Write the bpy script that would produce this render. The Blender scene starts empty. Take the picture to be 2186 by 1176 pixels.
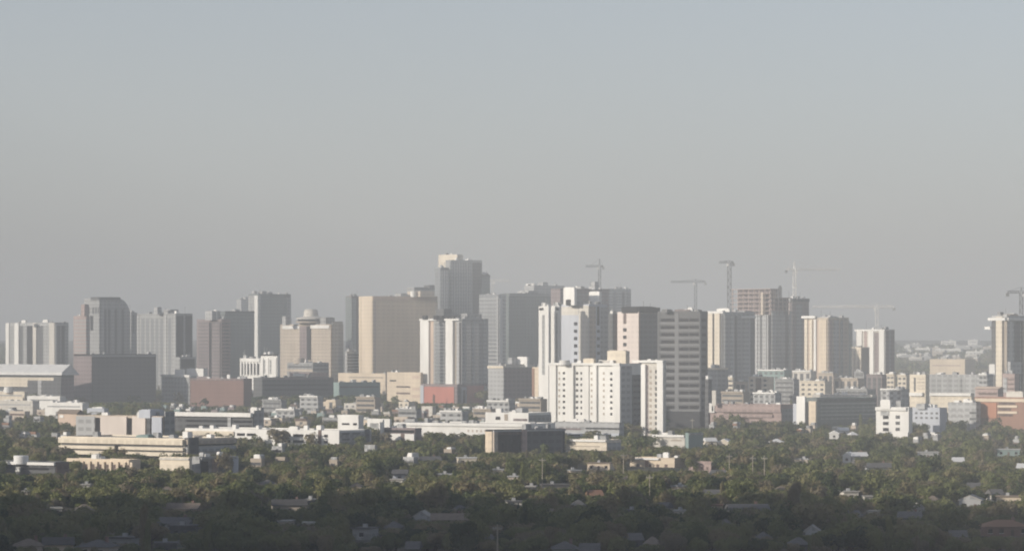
# lighting set-up
HAZE=2.15e-4; SUN_AZ=27; SUN_EL=17; SUN_E=5.0; SKY_E=.116; SKY_SAT=.5; EXPO=0.02
import bpy, math, random
import numpy as np
from mathutils import Vector
R = math.radians
rnd = random.Random(7)
F = 8000.0; CX = 1093.0; HY = 720.0; H = 60.0     # focal length and horizon of the survey, eye height 60 m
SC = bpy.context.scene
COL = SC.collection

# ------------------------------------------------------------------ materials
MATS = {}
def mat(name, c, rough=.85, metal=0., var=.16, scale=.08, streak=True, spec=.3, fl=0.):
    if name in MATS: return MATS[name]
    m = bpy.data.materials.new(name); m.use_nodes = True
    nt = m.node_tree; b = nt.nodes['Principled BSDF']
    b.inputs['Roughness'].default_value = rough; b.inputs['Metallic'].default_value = metal
    b.inputs['Specular IOR Level'].default_value = spec
    tc = nt.nodes.new('ShaderNodeTexCoord')
    mp = nt.nodes.new('ShaderNodeMapping'); nt.links.new(tc.outputs['Object'], mp.inputs[0])
    mp.inputs['Scale'].default_value = (1, 1, .25 if streak else 1)
    n = nt.nodes.new('ShaderNodeTexNoise'); n.inputs['Scale'].default_value = scale; n.inputs['Detail'].default_value = 6; n.inputs['Roughness'].default_value = .65
    nt.links.new(mp.outputs[0], n.inputs['Vector'])
    r = nt.nodes.new('ShaderNodeMapRange'); r.inputs[1].default_value = .3; r.inputs[2].default_value = .7
    r.inputs[3].default_value = 1 - var; r.inputs[4].default_value = 1 + var * .6
    nt.links.new(n.outputs['Fac'], r.inputs[0])
    v = nt.nodes.new('ShaderNodeVectorMath'); v.operation = 'SCALE'; v.inputs[0].default_value = c
    fac = r.outputs[0]
    if fl:      # storey lines and window bays cast into the facade itself
        def mth(op, a, b):
            q = nt.nodes.new('ShaderNodeMath'); q.operation = op
            for i_, t_ in enumerate((a, b)):
                if t_ is None: continue
                if isinstance(t_, float): q.inputs[i_].default_value = t_
                else: nt.links.new(t_, q.inputs[i_])
            return q.outputs[0]
        sx = nt.nodes.new('ShaderNodeSeparateXYZ'); nt.links.new(tc.outputs['Object'], sx.inputs[0])
        zf = mth('LESS_THAN', mth('FRACT', mth('MULTIPLY', sx.outputs[2], .27), None), .48)
        uf = mth('LESS_THAN', mth('FRACT', mth('MULTIPLY', mth('ADD', sx.outputs[0], sx.outputs[1]), .21), None), .7)
        k = mth('SUBTRACT', 1., mth('MULTIPLY', mth('MULTIPLY', zf, uf), float(fl)))
        fac = mth('MULTIPLY', r.outputs[0], k)
    nt.links.new(fac, v.inputs['Scale']); nt.links.new(v.outputs[0], b.inputs['Base Color'])
    MATS[name] = m; return m
WHITE = mat('white_paint', (.84, .82, .77)); OFFW = mat('off_white_stucco', (.66, .62, .55), fl=0.12); CREAM = mat('cream_stucco', (.78, .69, .55), fl=0.12)
PEACH = mat('peach_precast', (.74, .62, .47), fl=0.1); TAN = mat('tan_precast', (.60, .47, .37)); SAND = mat('sand_concrete', (.56, .48, .39), fl=0.2)
DKBAND = mat('banded_shaded_concrete_dark', (.135, .135, .135)); MDBAND = mat('banded_shaded_concrete_mid', (.20, .20, .20))  # banded tower's shaded front put into darker concrete colours
BEIGE = mat('beige_roof', (.40, .34, .27)); GREY = mat('grey_concrete', (.38, .38, .37), fl=0.3); LGREY = mat('light_grey_concrete', (.46, .46, .45), fl=0.3)
PALE = mat('pale_blue_panel', (.52, .54, .58)); DGREY = mat('dark_grey_panel', (.13, .13, .13), fl=0.35); MAUVE = mat('mauve_granite', (.27, .22, .215), fl=0.3)
BRICK = mat('red_brick', (.27, .165, .135), fl=.1); BROWN = mat('brown_cladding', (.18, .13, .11), fl=0.3); PINK = mat('pink_granite', (.42, .32, .29), fl=0.2)
REDP = mat('red_panel', (.52, .20, .15)); ORANGE = mat('orange_tile', (.30, .17, .11)); CHAR = mat('charcoal_cladding', (.022, .02, .02))
GLASS = mat('tinted_glass', (.035, .042, .05), .18, .0, .3, .3, True, .6); MIRROR = mat('mirror_glass', (.46, .47, .475), .22, .55, .2, .2, fl=.22)
DARKG = mat('dark_glass', (.014, .014, .016), .2, 0, .3, .3, True, .5); GREENG = mat('green_glass', (.27, .30, .29), .25, .4, .2, .2, fl=.25)
RUST = mat('bare_red_steel_deck', (.44, .35, .31)); STEELW = mat('crane_white_steel', (.72, .70, .66), .5); STEELD = mat('crane_grey_steel', (.16, .165, .17), .5)
GRAVEL = mat('roof_gravel', (.42, .40, .36), .95, 0, .25, .3, False); WROOF = mat('white_membrane', (.78, .77, .74), .8, 0, .12, .2, False)
SHING = mat('grey_shingle', (.14, .135, .13), .95, 0, .3, .6, False); TSHING = mat('tan_shingle', (.25, .20, .155), .95, 0, .3, .6, False)
DSHING = mat('dark_shingle', (.09, .085, .08), .95, 0, .3, .6, False); WOOD = mat('weathered_wood', (.42, .37, .29)); TEAL = mat('verdigris', (.25, .33, .31))

# ------------------------------------------------------------------ mesh helpers
BOXF = [(0,3,2,1),(4,5,6,7),(0,1,5,4),(1,2,6,5),(2,3,7,6),(3,0,4,7)]
def boxv(x0,x1,y0,y1,z0,z1): return [(x0,y0,z0),(x1,y0,z0),(x1,y1,z0),(x0,y1,z0),(x0,y0,z1),(x1,y0,z1),(x1,y1,z1),(x0,y1,z1)]
class MB:
    def __init__(s): s.v=[]; s.f=[]
    def box(s,x0,x1,y0,y1,z0,z1):
        k=len(s.v); s.v+=boxv(x0,x1,y0,y1,z0,z1); s.f+=[tuple(i+k for i in q) for q in BOXF]; return s
    def bar(s,p,q,w=.3):
        p=Vector(p); q=Vector(q); d=(q-p).normalized(); u=d.orthogonal().normalized()*w/2; t=d.cross(u).normalized()*w/2
        k=len(s.v)
        for c in (p,q):
            for a,b in ((-1,-1),(1,-1),(1,1),(-1,1)): s.v.append(tuple(c+u*a+t*b))
        s.f+=[tuple(i+k for i in f) for f in BOXF]; return s
    def prism(s,pts,a0,a1,axis='y'):        # extrude a closed profile (h,z) along an axis
        k=len(s.v); n=len(pts)
        for a in (a0,a1):
            for h,z in pts: s.v.append((h,a,z) if axis=='y' else (a,h,z))
        s.f.append(tuple(range(k,k+n))); s.f.append(tuple(range(k+2*n-1,k+n-1,-1)))
        for i in range(n):
            j=(i+1)%n; s.f.append((k+i,k+n+i,k+n+j,k+j))
        return s
    def lathe(s,prof,cx,cy,n=28,sx=1.,sy=1.):
        k=len(s.v)
        for r,z in prof:
            for i in range(n):
                t=2*math.pi*i/n; s.v.append((cx+r*sx*math.cos(t),cy+r*sy*math.sin(t),z))
        m=len(prof)
        for j in range(m-1):
            for i in range(n):
                i2=(i+1)%n; s.f.append((k+j*n+i,k+j*n+i2,k+(j+1)*n+i2,k+(j+1)*n+i))
        s.f.append(tuple(k+i for i in range(n-1,-1,-1))); s.f.append(tuple(k+(m-1)*n+i for i in range(n)))
        return s
    def mesh(s,name,m):
        me=bpy.data.meshes.new(name); me.from_pydata(s.v,[],s.f); me.update()
        if m: me.materials.append(m)
        return me
    def build(s,name,m,parent=None):
        o=bpy.data.objects.new(name,s.mesh(name,m)); COL.objects.link(o)
        if parent: o.parent=parent
        return o
def tag(o,label=None,cat=None,group=None,kind=None):
    if label: o['label']=label
    if cat: o['category']=cat
    if group: o['group']=group
    if kind: o['kind']=kind
    return o
def empty(name,loc,rz=0):
    o=bpy.data.objects.new(name,None); o.empty_display_size=2; o.location=loc; o.rotation_euler=(0,0,rz); COL.objects.link(o); return o
def zat(py,Z): return H-(py-HY)*Z/F
def xat(px,Z): return (px-CX)*Z/F
def zg(Y,ks=((0,0),(4400,0),(5000,6),(6000,21),(7000,34),(8000,44),(9000,51),(9800,52),(11000,30),(13000,0))):
    for (a,p),(b,q) in zip(ks,ks[1:]):
        if Y<=b: t=(Y-a)/(b-a); return p+(q-p)*t
    return 0

KEEP=[]      # (px0, px1, lowest visible row, depth): what stands in front must stay under that row
FOOT=[]      # footprints (list of world xy corners -> bounding data)
def foot(pts): FOOT.append(np.array(pts))

# ------------------------------------------------------------------ buildings
class Bd:
    def __init__(s,name,label,x0,xc,x1,ytop,Z,wall,a=38,vis=None,cat='building',group=None,da=24,db=24,roof=None,parapet=.9,maxA=110,maxB=110,z0=0,part_of=None):
        s.Z=Z; s.a=a=R(a); ca,sa=math.cos(a),math.sin(a)
        Xc=xat(xc,Z); k=(x0-CX)/F; s.LA=min(maxA,(Xc-k*Z)/(sa+k*ca)) if xc-x0>.6 else da
        k=(x1-CX)/F; s.LB=min(maxB,(k*Z-Xc)/(ca-k*sa)) if x1-xc>.6 else db
        s.Xc=Xc; s.ca=ca; s.sa=sa; s.h=zat(ytop,Z); s.z0=z0
        if part_of:
            p=part_of; dx,dy=Xc-p.Xc,Z-p.Z
            s.root=empty(name,(dx*p.ca+dy*p.sa,-dx*p.sa+dy*p.ca,0),a-p.a); s.root.parent=p.root; s.root['label']=label
        else:
            s.root=empty(name,(Xc,Z,0),a); tag(s.root,label,cat,group)
        s.w=[]; h=s.h
        mb=MB().box(0,s.LB,0,s.LA,z0,h)
        t=.35
        if parapet:
            for q in ((0,s.LB,0,t),(0,s.LB,s.LA-t,s.LA),(0,t,t,s.LA-t),(s.LB-t,s.LB,t,s.LA-t)): mb.box(*q,h,h+parapet)
        s.wall=mb.build('wall',wall,s.root)
        MB().box(t+.02,s.LB-t-.02,t+.02,s.LA-t-.02,h+.02,h+.2).build('roof',roof or GRAVEL,s.root)
        P=lambda x,y:(Xc+x*ca-y*sa, Z+x*sa+y*ca)
        s.P=P; foot([P(0,0),P(s.LB,0),P(s.LB,s.LA),P(0,s.LA)])
        if vis is not None: KEEP.append((min(x0,xc),max(x1,xc),vis,Z))
    def u(s,face,px):
        k=(px-CX)/F
        return (s.Xc-k*s.Z)/(s.sa+k*s.ca) if face=='A' else (k*s.Z-s.Xc)/(s.ca-k*s.sa)
    def add(s,face,px0,px1,py0,py1,m,out=.4,name='pier',inn=.15,parent=None,label=None):
        a,b=s.u(face,px0),s.u(face,px1); a,b=min(a,b),max(a,b); z1,z0=zat(py0,s.Z),zat(py1,s.Z); z0=max(z0,0.02)
        if face=='A': bx=(-out,inn,a,b,z0,z1)
        else: bx=(a,b,-out,inn,z0,z1)
        if name in ('window','window_strip'): s.w.append((bx,m,name)); return
        o=MB().box(*bx).build(name,m,parent or s.root)
        if label: o['label']=label
        return o
    def col(s,face,items,py0,py1,name='pier'):
        for px0,px1,m,out in items: s.add(face,px0,px1,py0,py1,m,out,name)
    def grid(s,face,pxs,pys,w,h,m=None,out=.06,name='window'):
        for x in pxs:
            for y in pys: s.add(face,x-w/2,x+w/2,y-h/2,y+h/2,m or DARKG,out,name)
    def bands(s,face,px0,px1,pys,h,m=None,out=.08,name='window'):
        for y in pys: s.add(face,px0,px1,y-h/2,y+h/2,m or GLASS,out,name)
    def floors(s,m,step=3.9,th=1.1,out=.25,faces='AB',z0=4,z1=None,name='spandrel'):
        mb=MB(); z=z0; z1=z1 or s.h-1
        while z<z1:
            if 'B' in faces: mb.box(0 if 'A' in faces else 0,s.LB,-out,.1,z,z+th)
            if 'A' in faces: mb.box(-out,.1,-out,s.LA,z+.003,z+th+.003)
            z+=step
        return mb.build(name,m,s.root)
    def vol(s,name,px0,px1,py0,py1,m,f0=.2,f1=.8,lab=None,shape='box'):
        """a rooftop volume: rows py0..py1, columns px0..px1, set back between fractions f0..f1 of the roof depth"""
        d=s.LA*f0*s.ca+s.LB*.5*s.sa; Zl=s.Z+d
        z1,z0=zat(py0,Zl),zat(py1,Zl); X0,X1=xat(px0,Zl),xat(px1,Zl)
        w=(X1-X0)/2; cx,cy=(X0+X1)/2,Zl+w*.5
        dx,dy=cx-s.Xc,cy-s.Z; lx,ly=dx*s.ca+dy*s.sa,-dx*s.sa+dy*s.ca
        z0=min(z0,s.h+.2)
        if shape=='round': o=MB().lathe([(w,z0),(w,z1-.4),(w*.96,z1)],lx,ly).build(name,m,s.root)
        else:
            f=.82 if m in (WHITE,CREAM,OFFW,WROOF) else .5
            e,g=(1-f)*w/s.ca,f*w/s.sa
            o=MB().box(lx-e,lx+e,ly-g,ly+g,z0,z1).box(lx-e*.8,lx+e*.8,ly-g*.8,ly+g*.8,z1,z1+.3).build(name,m,s.root)
        if lab: o['label']=lab
        return o
    def units(s,n,m=None,h=2.2,seed=0):
        s.has_units=True
        r=random.Random(seed+int(s.Z))
        for i in range(n):
            w,d=r.uniform(1.5,4),r.uniform(1.5,4); x=r.uniform(1,max(1.1,s.LB-w-1)); y=r.uniform(1,max(1.1,s.LA-d-1)); hh=h*r.uniform(.6,1.3)
            MB().box(x,x+w,y,y+d,s.h+.2,s.h+.2+hh).box(x+.2,x+w-.2,y+.2,y+d-.2,s.h+.2+hh,s.h+.35+hh).build('rooftop_unit',m or r.choice([LGREY,WHITE,GREY]),s.root)
    def done(s):
        if not hasattr(s,'has_units') and s.h>30:
            s.units(4,None,2.6)
            r=random.Random(int(s.Xc*7)); q=MB()
            for i in range(r.randint(1,3)):
                x,y=r.uniform(1,s.LB-1),r.uniform(1,s.LA-1); q.bar((x,y,s.h),(x,y,s.h+r.uniform(4,9)),.35)
            q.build('antenna',GREY,s.root)
        s.w.sort(key=lambda t:-(t[0][1]-t[0][0]+t[0][3]-t[0][2])*(t[0][5]-t[0][4]))
        for bx,m,n in s.w[:96]:
            MB().box(*bx).build(n,m,s.root)
        if s.w[96:]:
            mb=MB()
            for bx,m,n in s.w[96:]: mb.box(*bx)
            tag(mb.build('window',s.w[96][1],s.root),kind='stuff')
        return s
def rng(a,b,st):
    o=[]; 
    while a<=b+1e-6: o.append(a); a+=st
    return o

def crane(label,xm,ytop,ybase,xj0,xj1,yj,Z,m,rz=6,ground=False,apex=9,w=2.4):
    zt,zb=zat(yj,Z),(0 if ground else zat(ybase,Z))
    X=xat(xm,Z); t=empty('tower_crane',(X,Z,zb),R(rz)); tag(t,label,'crane','tower cranes over the downtown building sites')
    mb=MB(); hm=zt-zb; h=w/2
    for a,b in ((-h,-h),(h,-h),(h,h),(-h,h)): mb.bar((a,b,0),(a,b,hm),.3)
    z=0; k=0
    while z<hm-1:
        z2=min(z+3.2,hm); sg=1 if k%2 else -1
        for f in (-h,h): mb.bar((-h*sg,f,z),(h*sg,f,z2),.2); mb.bar((f,-h*sg,z),(f,h*sg,z2),.2)
        for f in (-h,h): mb.bar((-h,f,z2),(h,f,z2),.22)
        z=z2; k+=1
    mb.build('mast',m,t)
    th=1.2 if m is STEELW else 1.
    def truss(x0,x1,name):
        q=MB(); n=max(3,int(abs(x1-x0)/3.2)); st=(x1-x0)/n
        for a in (-.8,.8): q.bar((x0,a,hm+.6),(x1,a,hm+.6),.36*th)
        q.bar((x0,0,hm+2.2),(x1,0,hm+2.0),.36*th)
        for i in range(n):
            xa,xb=x0+i*st,x0+(i+.5)*st
            for a in (-.8,.8): q.bar((xa,a,hm+.6),(xb,0,hm+2.1),.22); q.bar((xb,0,hm+2.1),(xa+st,a,hm+.6),.22)
        q.build(name,m,t)
    L0,L1=(xj0-xm)*Z/F,(xj1-xm)*Z/F
    long_,short=(L0,L1) if abs(L0)>abs(L1) else (L1,L0)
    if abs(short)<3.5: short=-math.copysign(3.5,long_)
    sg=math.copysign(1,long_)
    truss(sg*1.4,long_,'jib'); truss(-sg*1.4,short,'counter_jib')
    MB().box(short-1.2*1,short+1.2,-1,1,hm-2.2,hm+.5).build('counterweight',GREY,t)
    q=MB()
    for a in (-.7,.7): q.bar((-.9,a,hm),(0,0,hm+apex),.34); q.bar((.9,a,hm),(0,0,hm+apex),.34)
    q.build('apex_frame',m,t)
    q=MB(); q.bar((0,0,hm+apex),(long_*.62,0,hm+2.2),.16); q.bar((0,0,hm+apex),(short*.9,0,hm+2.2),.16); q.build('stay_cable',m,t)
    cx=(.9,2.6) if sg>0 else (-2.6,-.9)
    MB().box(*cx,-1.9,-.4,hm-2.2,hm+.1).build('cab',WHITE,t)
# ================================================================== far skyline
# left apartment slab
b=Bd('apartment_tower','pale apartment slab with vertical recesses above the long white roof, far left',14,118,146,690,3900,LGREY,vis=792)
b.col('A',[(14,21,WHITE,1.2),(33,42,WHITE,1.4),(72,79,OFFW,1.2),(107,118,OFFW,1.2)],689,845)
b.col('A',[(21,33,GREY,.3),(42,50,DGREY,.3),(50,58,GREY,.5),(58,72,CHAR,.2),(79,93,DGREY,.2),(93,107,GREY,.4)],695,845,'window_strip')  # dark strips paint the shade of the recesses between piers
b.col('B',[(118,121,LGREY,1),(138,142,LGREY,1)],691,845); b.col('B',[(121,129,DGREY,.2),(131,138,CHAR,.2)],695,845,'window_strip')
b.vol('penthouse',44,58,684,690,WHITE); b.vol('penthouse',90,105,683,690,WHITE,.2); b.units(4); b.done()
# stepped tower with barrel top
main=b=Bd('stepped_tower','granite tower with a rounded barrel top and stepped left shoulders above the dark cube',180,212,278,676,3850,GREY,vis=755,parapet=0)
LB,LA,h=b.LB,b.LA,b.h
pts=[(0,h),(LB,h)]; z1=zat(637,b.Z)
for k in range(13):
    t=k/12*math.pi/2; pts.append((LB*.62+LB*.38*math.cos(t),h+(z1-h)*math.sin(t)))
pts.append((0,z1))
MB().prism(pts,0,LA).build('barrel_roof',GREY,b.root)
b.add('B',212,256,634,640,DGREY,.9,'cornice'); b.add('A',195,212,634,640,DGREY,.9,'cornice')
for x in (190,199,205,211): b.add('A',x-2,x+2,655,670,DGREY,.1,'window_strip')
for x in (225,233,247,262): b.add('B',x-2.5,x+2.5,660,840,DGREY,.15,'window_strip')
for x in (186,196): b.add('A',x-3,x+3,674,705,CHAR,.1,'window_strip')
b.col('B',[(217,221,LGREY,.7),(238,243,LGREY,.7),(253,257,GREY,.9)],645,845)
b.done()
b=Bd('wing','pinkish banded lower tower beside the barrel-topped tower',157,184,192,676,3790,PINK,vis=755,a=35,part_of=main)
b.bands('A',159,184,rng(684,800,7.6),3.2,GREY); b.bands('B',184,191,rng(684,800,7.6),3.2,GREY)
b.vol('penthouse',172,190,650,676,PINK,.1); b.done()
b=Bd('wing','plain grey slab with one dark slot, right shoulder of the barrel-topped tower',262,280,293,669,3980,GREY,vis=755,part_of=main)
b.col('B',[(283,287,DGREY,.1)],671,712,'window_strip'); b.col('A',[(268,271,LGREY,.5)],671,840); b.done()
# grey tower
b=Bd('office_tower','grey office tower with a darker ribbed right side, right of the dark cube',293,376,411,671,3700,GREY,vis=800)
b.col('A',[(293,297,LGREY,.4),(352,356,LGREY,.5),(371,376,LGREY,.6)],672,845)
b.col('B',[(377,391,CHAR,.1),(391,394,GREY,.6),(396,410,CHAR,.15)],674,786,'window_strip')
for x in (305,315,325,335,345,362): b.add('A',x-3,x+3,680,845,MIRROR,.12,'window_strip')
b.vol('penthouse',328,345,656,671,LGREY); b.vol('penthouse',348,381,661,671,GREY,.4); b.done()
b=Bd('annex_block','narrow grey annex with dark base standing under the grey tower',372,384,418,764,3560,GREY,vis=795); b.col('B',[(386,415,CHAR,.2)],766,786,'window_strip'); b.done()
# mauve striped tower
b=Bd('office_tower','mauve stone tower with stacked balcony bands, left of the dark glass block',420,473,492,683,3650,MAUVE,vis=790)
ys=rng(690,845,7.4)
b.bands('A',424,444,ys,2.6,DGREY); b.bands('A',453,468,ys,2.6,DGREY); b.bands('B',476,489,ys,3,DGREY)
b.col('A',[(446,452,CHAR,.1),(469,472,CHAR,.1)],688,845,'window_strip'); b.col('B',[(474,476,CHAR,.1)],688,845,'window_strip')
for y in rng(686,845,7.4): b.add('B',475,491,y,y+2.2,PINK,1.1,'balcony'); 
b.vol('penthouse',437,470,664,683,LGREY,.1); b.vol('penthouse',455,464,662,683,WHITE,.1); b.done()
b=Bd('glass_tower','dark flat-topped glass block rising behind the mauve banded tower',466,480,543,666,3800,GREENG,vis=790)
b.floors(DGREY,3.9,.8,.1); b.add('B',481,543,664,668,DGREY,.6,'cornice'); b.done()
b=Bd('office_tower','faint hazy block farthest back behind the dark glass block',505,515,541,640,5600,LGREY,vis=664); b.vol('penthouse',518,531,634,640,LGREY); b.done()
b=Bd('office_tower','tall grey-green tower with one pale vertical rib, behind the white ribbed building',530,552,621,629,4150,GREENG,vis=757)
b.col('A',[(530,544,GREY,.1),(544,551,WHITE,.6)],631,850); b.col('B',[(553,556,LGREY,.4),(611,621,GREY,.3)],631,850)
b.floors(DGREY,3.9,.9,.08,'B'); b.vol('penthouse',537,549,622,629,LGREY,.1); b.vol('penthouse',551,569,622,629,GREY,.1); b.add('B',575,618,628,634,DGREY,.5,'cornice'); b.done()
# white ribbed low building
b=Bd('ribbed_building','bright white ribbed low building with dark slots below the tall grey-green tower',512,556,560,767,3400,WHITE,vis=800)
for x in (519,525,531,538,545,552): b.add('A',x-1.6,x+1.6,776,800,CHAR,.05,'window_strip')
for x in (516,522,528,535,542,549): b.add('A',x-1.3,x+1.3,770,801,WHITE,.9)
b.add('A',514,556,765,772,WHITE,1.1,'cornice'); b.done()
b=Bd('ribbed_building','taller white ribbed block with two dark slots, beside the cream hotel',557,592,596,759,3370,WHITE,vis=803)
for x in (565,577.5): b.add('A',x-2,x+2,768,798,GREY,.05,'window_strip')
for x in (560,571,588): b.add('A',x-3,x+3,764,804,WHITE,.8)
b.add('A',557,593,756,759,CHAR,1.,'cornice'); b.done()
# cream hotel with saucer
b=Bd('hotel_tower','cream hotel tower with a dark central shaft and round saucer restaurant on its roof',598,706,733,694,3600,SAND,a=48,vis=797)
b.add('A',604,640,695,702,WHITE,1,'cornice'); b.add('A',664,704,694,701,WHITE,1,'cornice')
b.add('A',640,664,690,770,BEIGE,.6,'shaft'); b.add('A',656,664,696,768,CHAR,.8,'shaft_slot'); b.add('A',641,656,696,770,MAUVE,.7,'shaft_face')
b.bands('A',606,636,rng(707,774,6.6),1.5,BEIGE); b.bands('A',668,702,rng(707,774,6.6),1.5,BEIGE)
b.add('B',709,731,686,845,GREY,.5,'stair_tower'); b.add('B',717,720,690,845,LGREY,.8,'pier')
cx,cy=b.u('A',652),0
sx=b.LB*.15; sy=b.u('A',655)
ra=11.8
o=MB().lathe([(4.5,b.h),(4.5,zat(690,b.Z)),(ra*1.22,zat(689,b.Z)),(ra*1.26,zat(685.5,b.Z))],sx+3,sy).build('saucer_base',SAND,b.root)
MB().lathe([(ra*1.1,zat(685.5,b.Z)),(ra*1.1,zat(681,b.Z))],sx+3,sy).build('saucer_window',DARKG,b.root)
MB().lathe([(ra*1.24,zat(681,b.Z)),(ra*1.2,zat(678.5,b.Z)),(ra*.62,zat(675,b.Z)),(ra*.58,zat(664,b.Z)),(ra*.5,zat(660,b.Z)),(ra*.1,zat(659,b.Z))],sx+3,sy).build('saucer_dome',OFFW,b.root)
b.vol('penthouse',678,714,678,694,GREY,.15); b.vol('penthouse',602,618,676,694,LGREY,.4); b.done()
b=Bd('hotel_podium','low grey banded podium in front of the cream hotel tower',613,668,702,776,3500,GREY,a=48,vis=797)
b.bands('A',615,667,(783,),4,DGREY); b.add('A',614,668,788,793,SAND,.6,'band'); b.bands('B',669,700,(781,789),2.5,DGREY); b.vol('dome',626,650,764,776,SAND,.3,shape='round'); b.done()
# brown slab left of the tan
b=Bd('office_tower','hazy brown tower peeking out behind the left edge of the tan slab',738,751,772,634,4060,BROWN,vis=730)
b.add('A',738,751,634,850,GREENG,.1,'window_strip'); b.col('B',[(752,760,GREY,.2)],636,850); b.done()
b=Bd('office_block','narrow white block standing left of the tan slab',738,750,753,731,3660,WHITE,vis=762,a=45); b.add('A',743,746,738,758,GREY,.1,'window_strip'); b.done()
b=Bd('parking_garage','banded grey garage at the foot of the tan slab',736,741,769,752,3600,LGREY,vis=795,a=45)
b.bands('B',742,768,rng(757,800,6.5),3.2,CHAR); b.done()
# tan slab
b=Bd('office_tower','broad tan slab tower with a bright lit left edge and blank shaded front',766,795,934,634,3560,PEACH,a=20,vis=797,maxB=140)
b.add('B',796,932,632,641,TAN,.5,'cornice'); b.add('B',796,802,641,860,SAND,.3,'pier')
for k in range(34):
    x=804+k*3.8; b.add('B',x,x+1.5,642,860,PEACH,.25,'pier')
b.add('A',767,771,640,860,PEACH,.4,'pier'); b.add('A',788,794,640,860,PEACH,.4,'pier')
b.vol('penthouse',868,928,622,634,SAND,.25); b.vol('penthouse',842,870,627,634,LGREY,.2); b.vol('antenna_housing',876,890,622,634,WHITE,.05,shape='round'); b.done()
b=Bd('annex_block','peach low annex with dark bands between the tan slab and the white striped tower',826,898,903,797,3330,PEACH,vis=856)
b.bands('A',832,846,(813,),3,CHAR); b.bands('A',846,876,(826,840),3.6,BROWN); b.bands('A',880,896,(805,830,846),6,TAN); b.units(3); b.done()
b=Bd('annex_block','long pale tan roofed block at the foot of the tan slab',722,823,833,799,3440,PEACH,vis=812); b.bands('A',745,818,(806,),3,BEIGE); b.units(4); b.done()
# tallest tower
main=b=Bd('skyscraper','tallest tower of the skyline, dark grey glass with a lower left wing',951,962,1029,557,3930,MIRROR,vis=672,a=21)
for k in range(12): b.add('B',964+k*5.4,966.2+k*5.4,559,850,GREY,.5,'mullion')
b.add('B',962,1029,556,561,GREY,.6,'cornice'); b.add('B',1008,1028,557,850,DGREY,.55,'dark_strip'); b.add('A',952,961,558,850,GREY,.3,'pier')
b.done()
b=Bd('wing','lower left wing joined to the tallest tower, pale grey glass',928,940,958,573,3915,MIRROR,vis=672,a=21,db=20,part_of=main)
for x in (943,948,953): b.add('B',x,x+2,575,850,LGREY,.4,'mullion')
b.add('B',940,958,572,576,DGREY,.5,'cornice'); b.done()
b=Bd('plant_block','bright cream plant block crowning the tallest tower behind its left wing',936,976,988,545,3975,CREAM,vis=573,part_of=main); b.add('A',940,972,560,562,SAND,.1,'joint'); b.units(2); b.done()
b=Bd('wing','narrow dark right wing of the tallest tower with a stepped top',1020,1026,1046,588,3990,GREENG,vis=622,part_of=main); b.add('B',1027,1046,587,592,DGREY,.4,'cornice'); b.done()
b=Bd('office_tower','distant dark rooftop just left of the tallest tower',868,884,931,615,4350,GREY,vis=632); b.add('B',885,930,613,618,DGREY,.8,'cornice'); b.vol('penthouse',905,930,609,615,DGREY); b.done()
# white striped residential tower with red podium
main=b=Bd('apartment_tower','white striped apartment tower with bright vertical fins standing on a red podium',900,985,1041,683,3300,LGREY,vis=820,a=40,z0=zat(822,3300)-0.01)
b.col('A',[(901,919,WHITE,2.2),(956,971,WHITE,2.6),(919,926,TAN,.3)],682,822)  # tan strip paints the shade beside the left fin
b.col('A',[(926,930,GREY,.2),(931,938,MIRROR,.1),(939,947,GLASS,.1),(948,956,DGREY,.2)],688,822,'window_strip')
b.col('A',[(971,975,BEIGE,.2),(975,981,LGREY,.4),(981,985,CHAR,.2)],688,822,'window_strip')
b.col('B',[(987,993,GREY,.2),(995,1006,MIRROR,.15),(1013,1022,MIRROR,.15),(1024,1031,GREY,.2)],690,822,'window_strip')
b.col('B',[(1007,1012,LGREY,.9),(1031,1041,LGREY,1.),(985,987,LGREY,.5)],683,822)
for k in range(18): b.add('A',927,956,690+k*7.4,691.4+k*7.4,GREY,.9,'balcony'); b.add('B',995,1030,690+k*7.4,691.2+k*7.4,LGREY,.5,'balcony')
b.add('A',900,985,680,684,WHITE,2.8,'parapet_band'); b.add('B',985,1041,680,684,LGREY,1.2,'parapet_band')
for x in (908,931,943,955,969): b.vol('rooftop_unit',x-6,x+6,674,681,CHAR,.1)
b.vol('penthouse',930,965,660,676,DGREY,.3); b.vol('penthouse',967,1028,670,682,GREY,.4)
b.add('A',903,971,824,860,REDP,3.0,'podium_wall'); b.add('A',900,906,822,862,PALE,3.4,'podium_pier'); b.add('A',970,976,820,862,WHITE,3.5,'podium_pier')
b.done()
b=Bd('podium','brown and blue-grey podium under the right half of the white striped tower',899,976,1041,822,3290,MAUVE,a=40,vis=860,db=30,part_of=main)
b.add('B',978,984,830,862,DGREY,.2,'window_strip'); b.add('B',985,995,826,862,PALE,.5,'pier'); b.add('B',987,993,832,862,GLASS,.6,'window_strip')
b.add('B',997,1032,823,862,mat('brick_red_panel',(.55,.27,.21)),.45,'panel'); b.add('B',1033,1040,824,862,LGREY,.6,'pier')
b.add('A',903,970,826,861,REDP,.5,'red_panel'); b.add('A',899,906,823,863,PALE,1.,'pier'); b.done()
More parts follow.
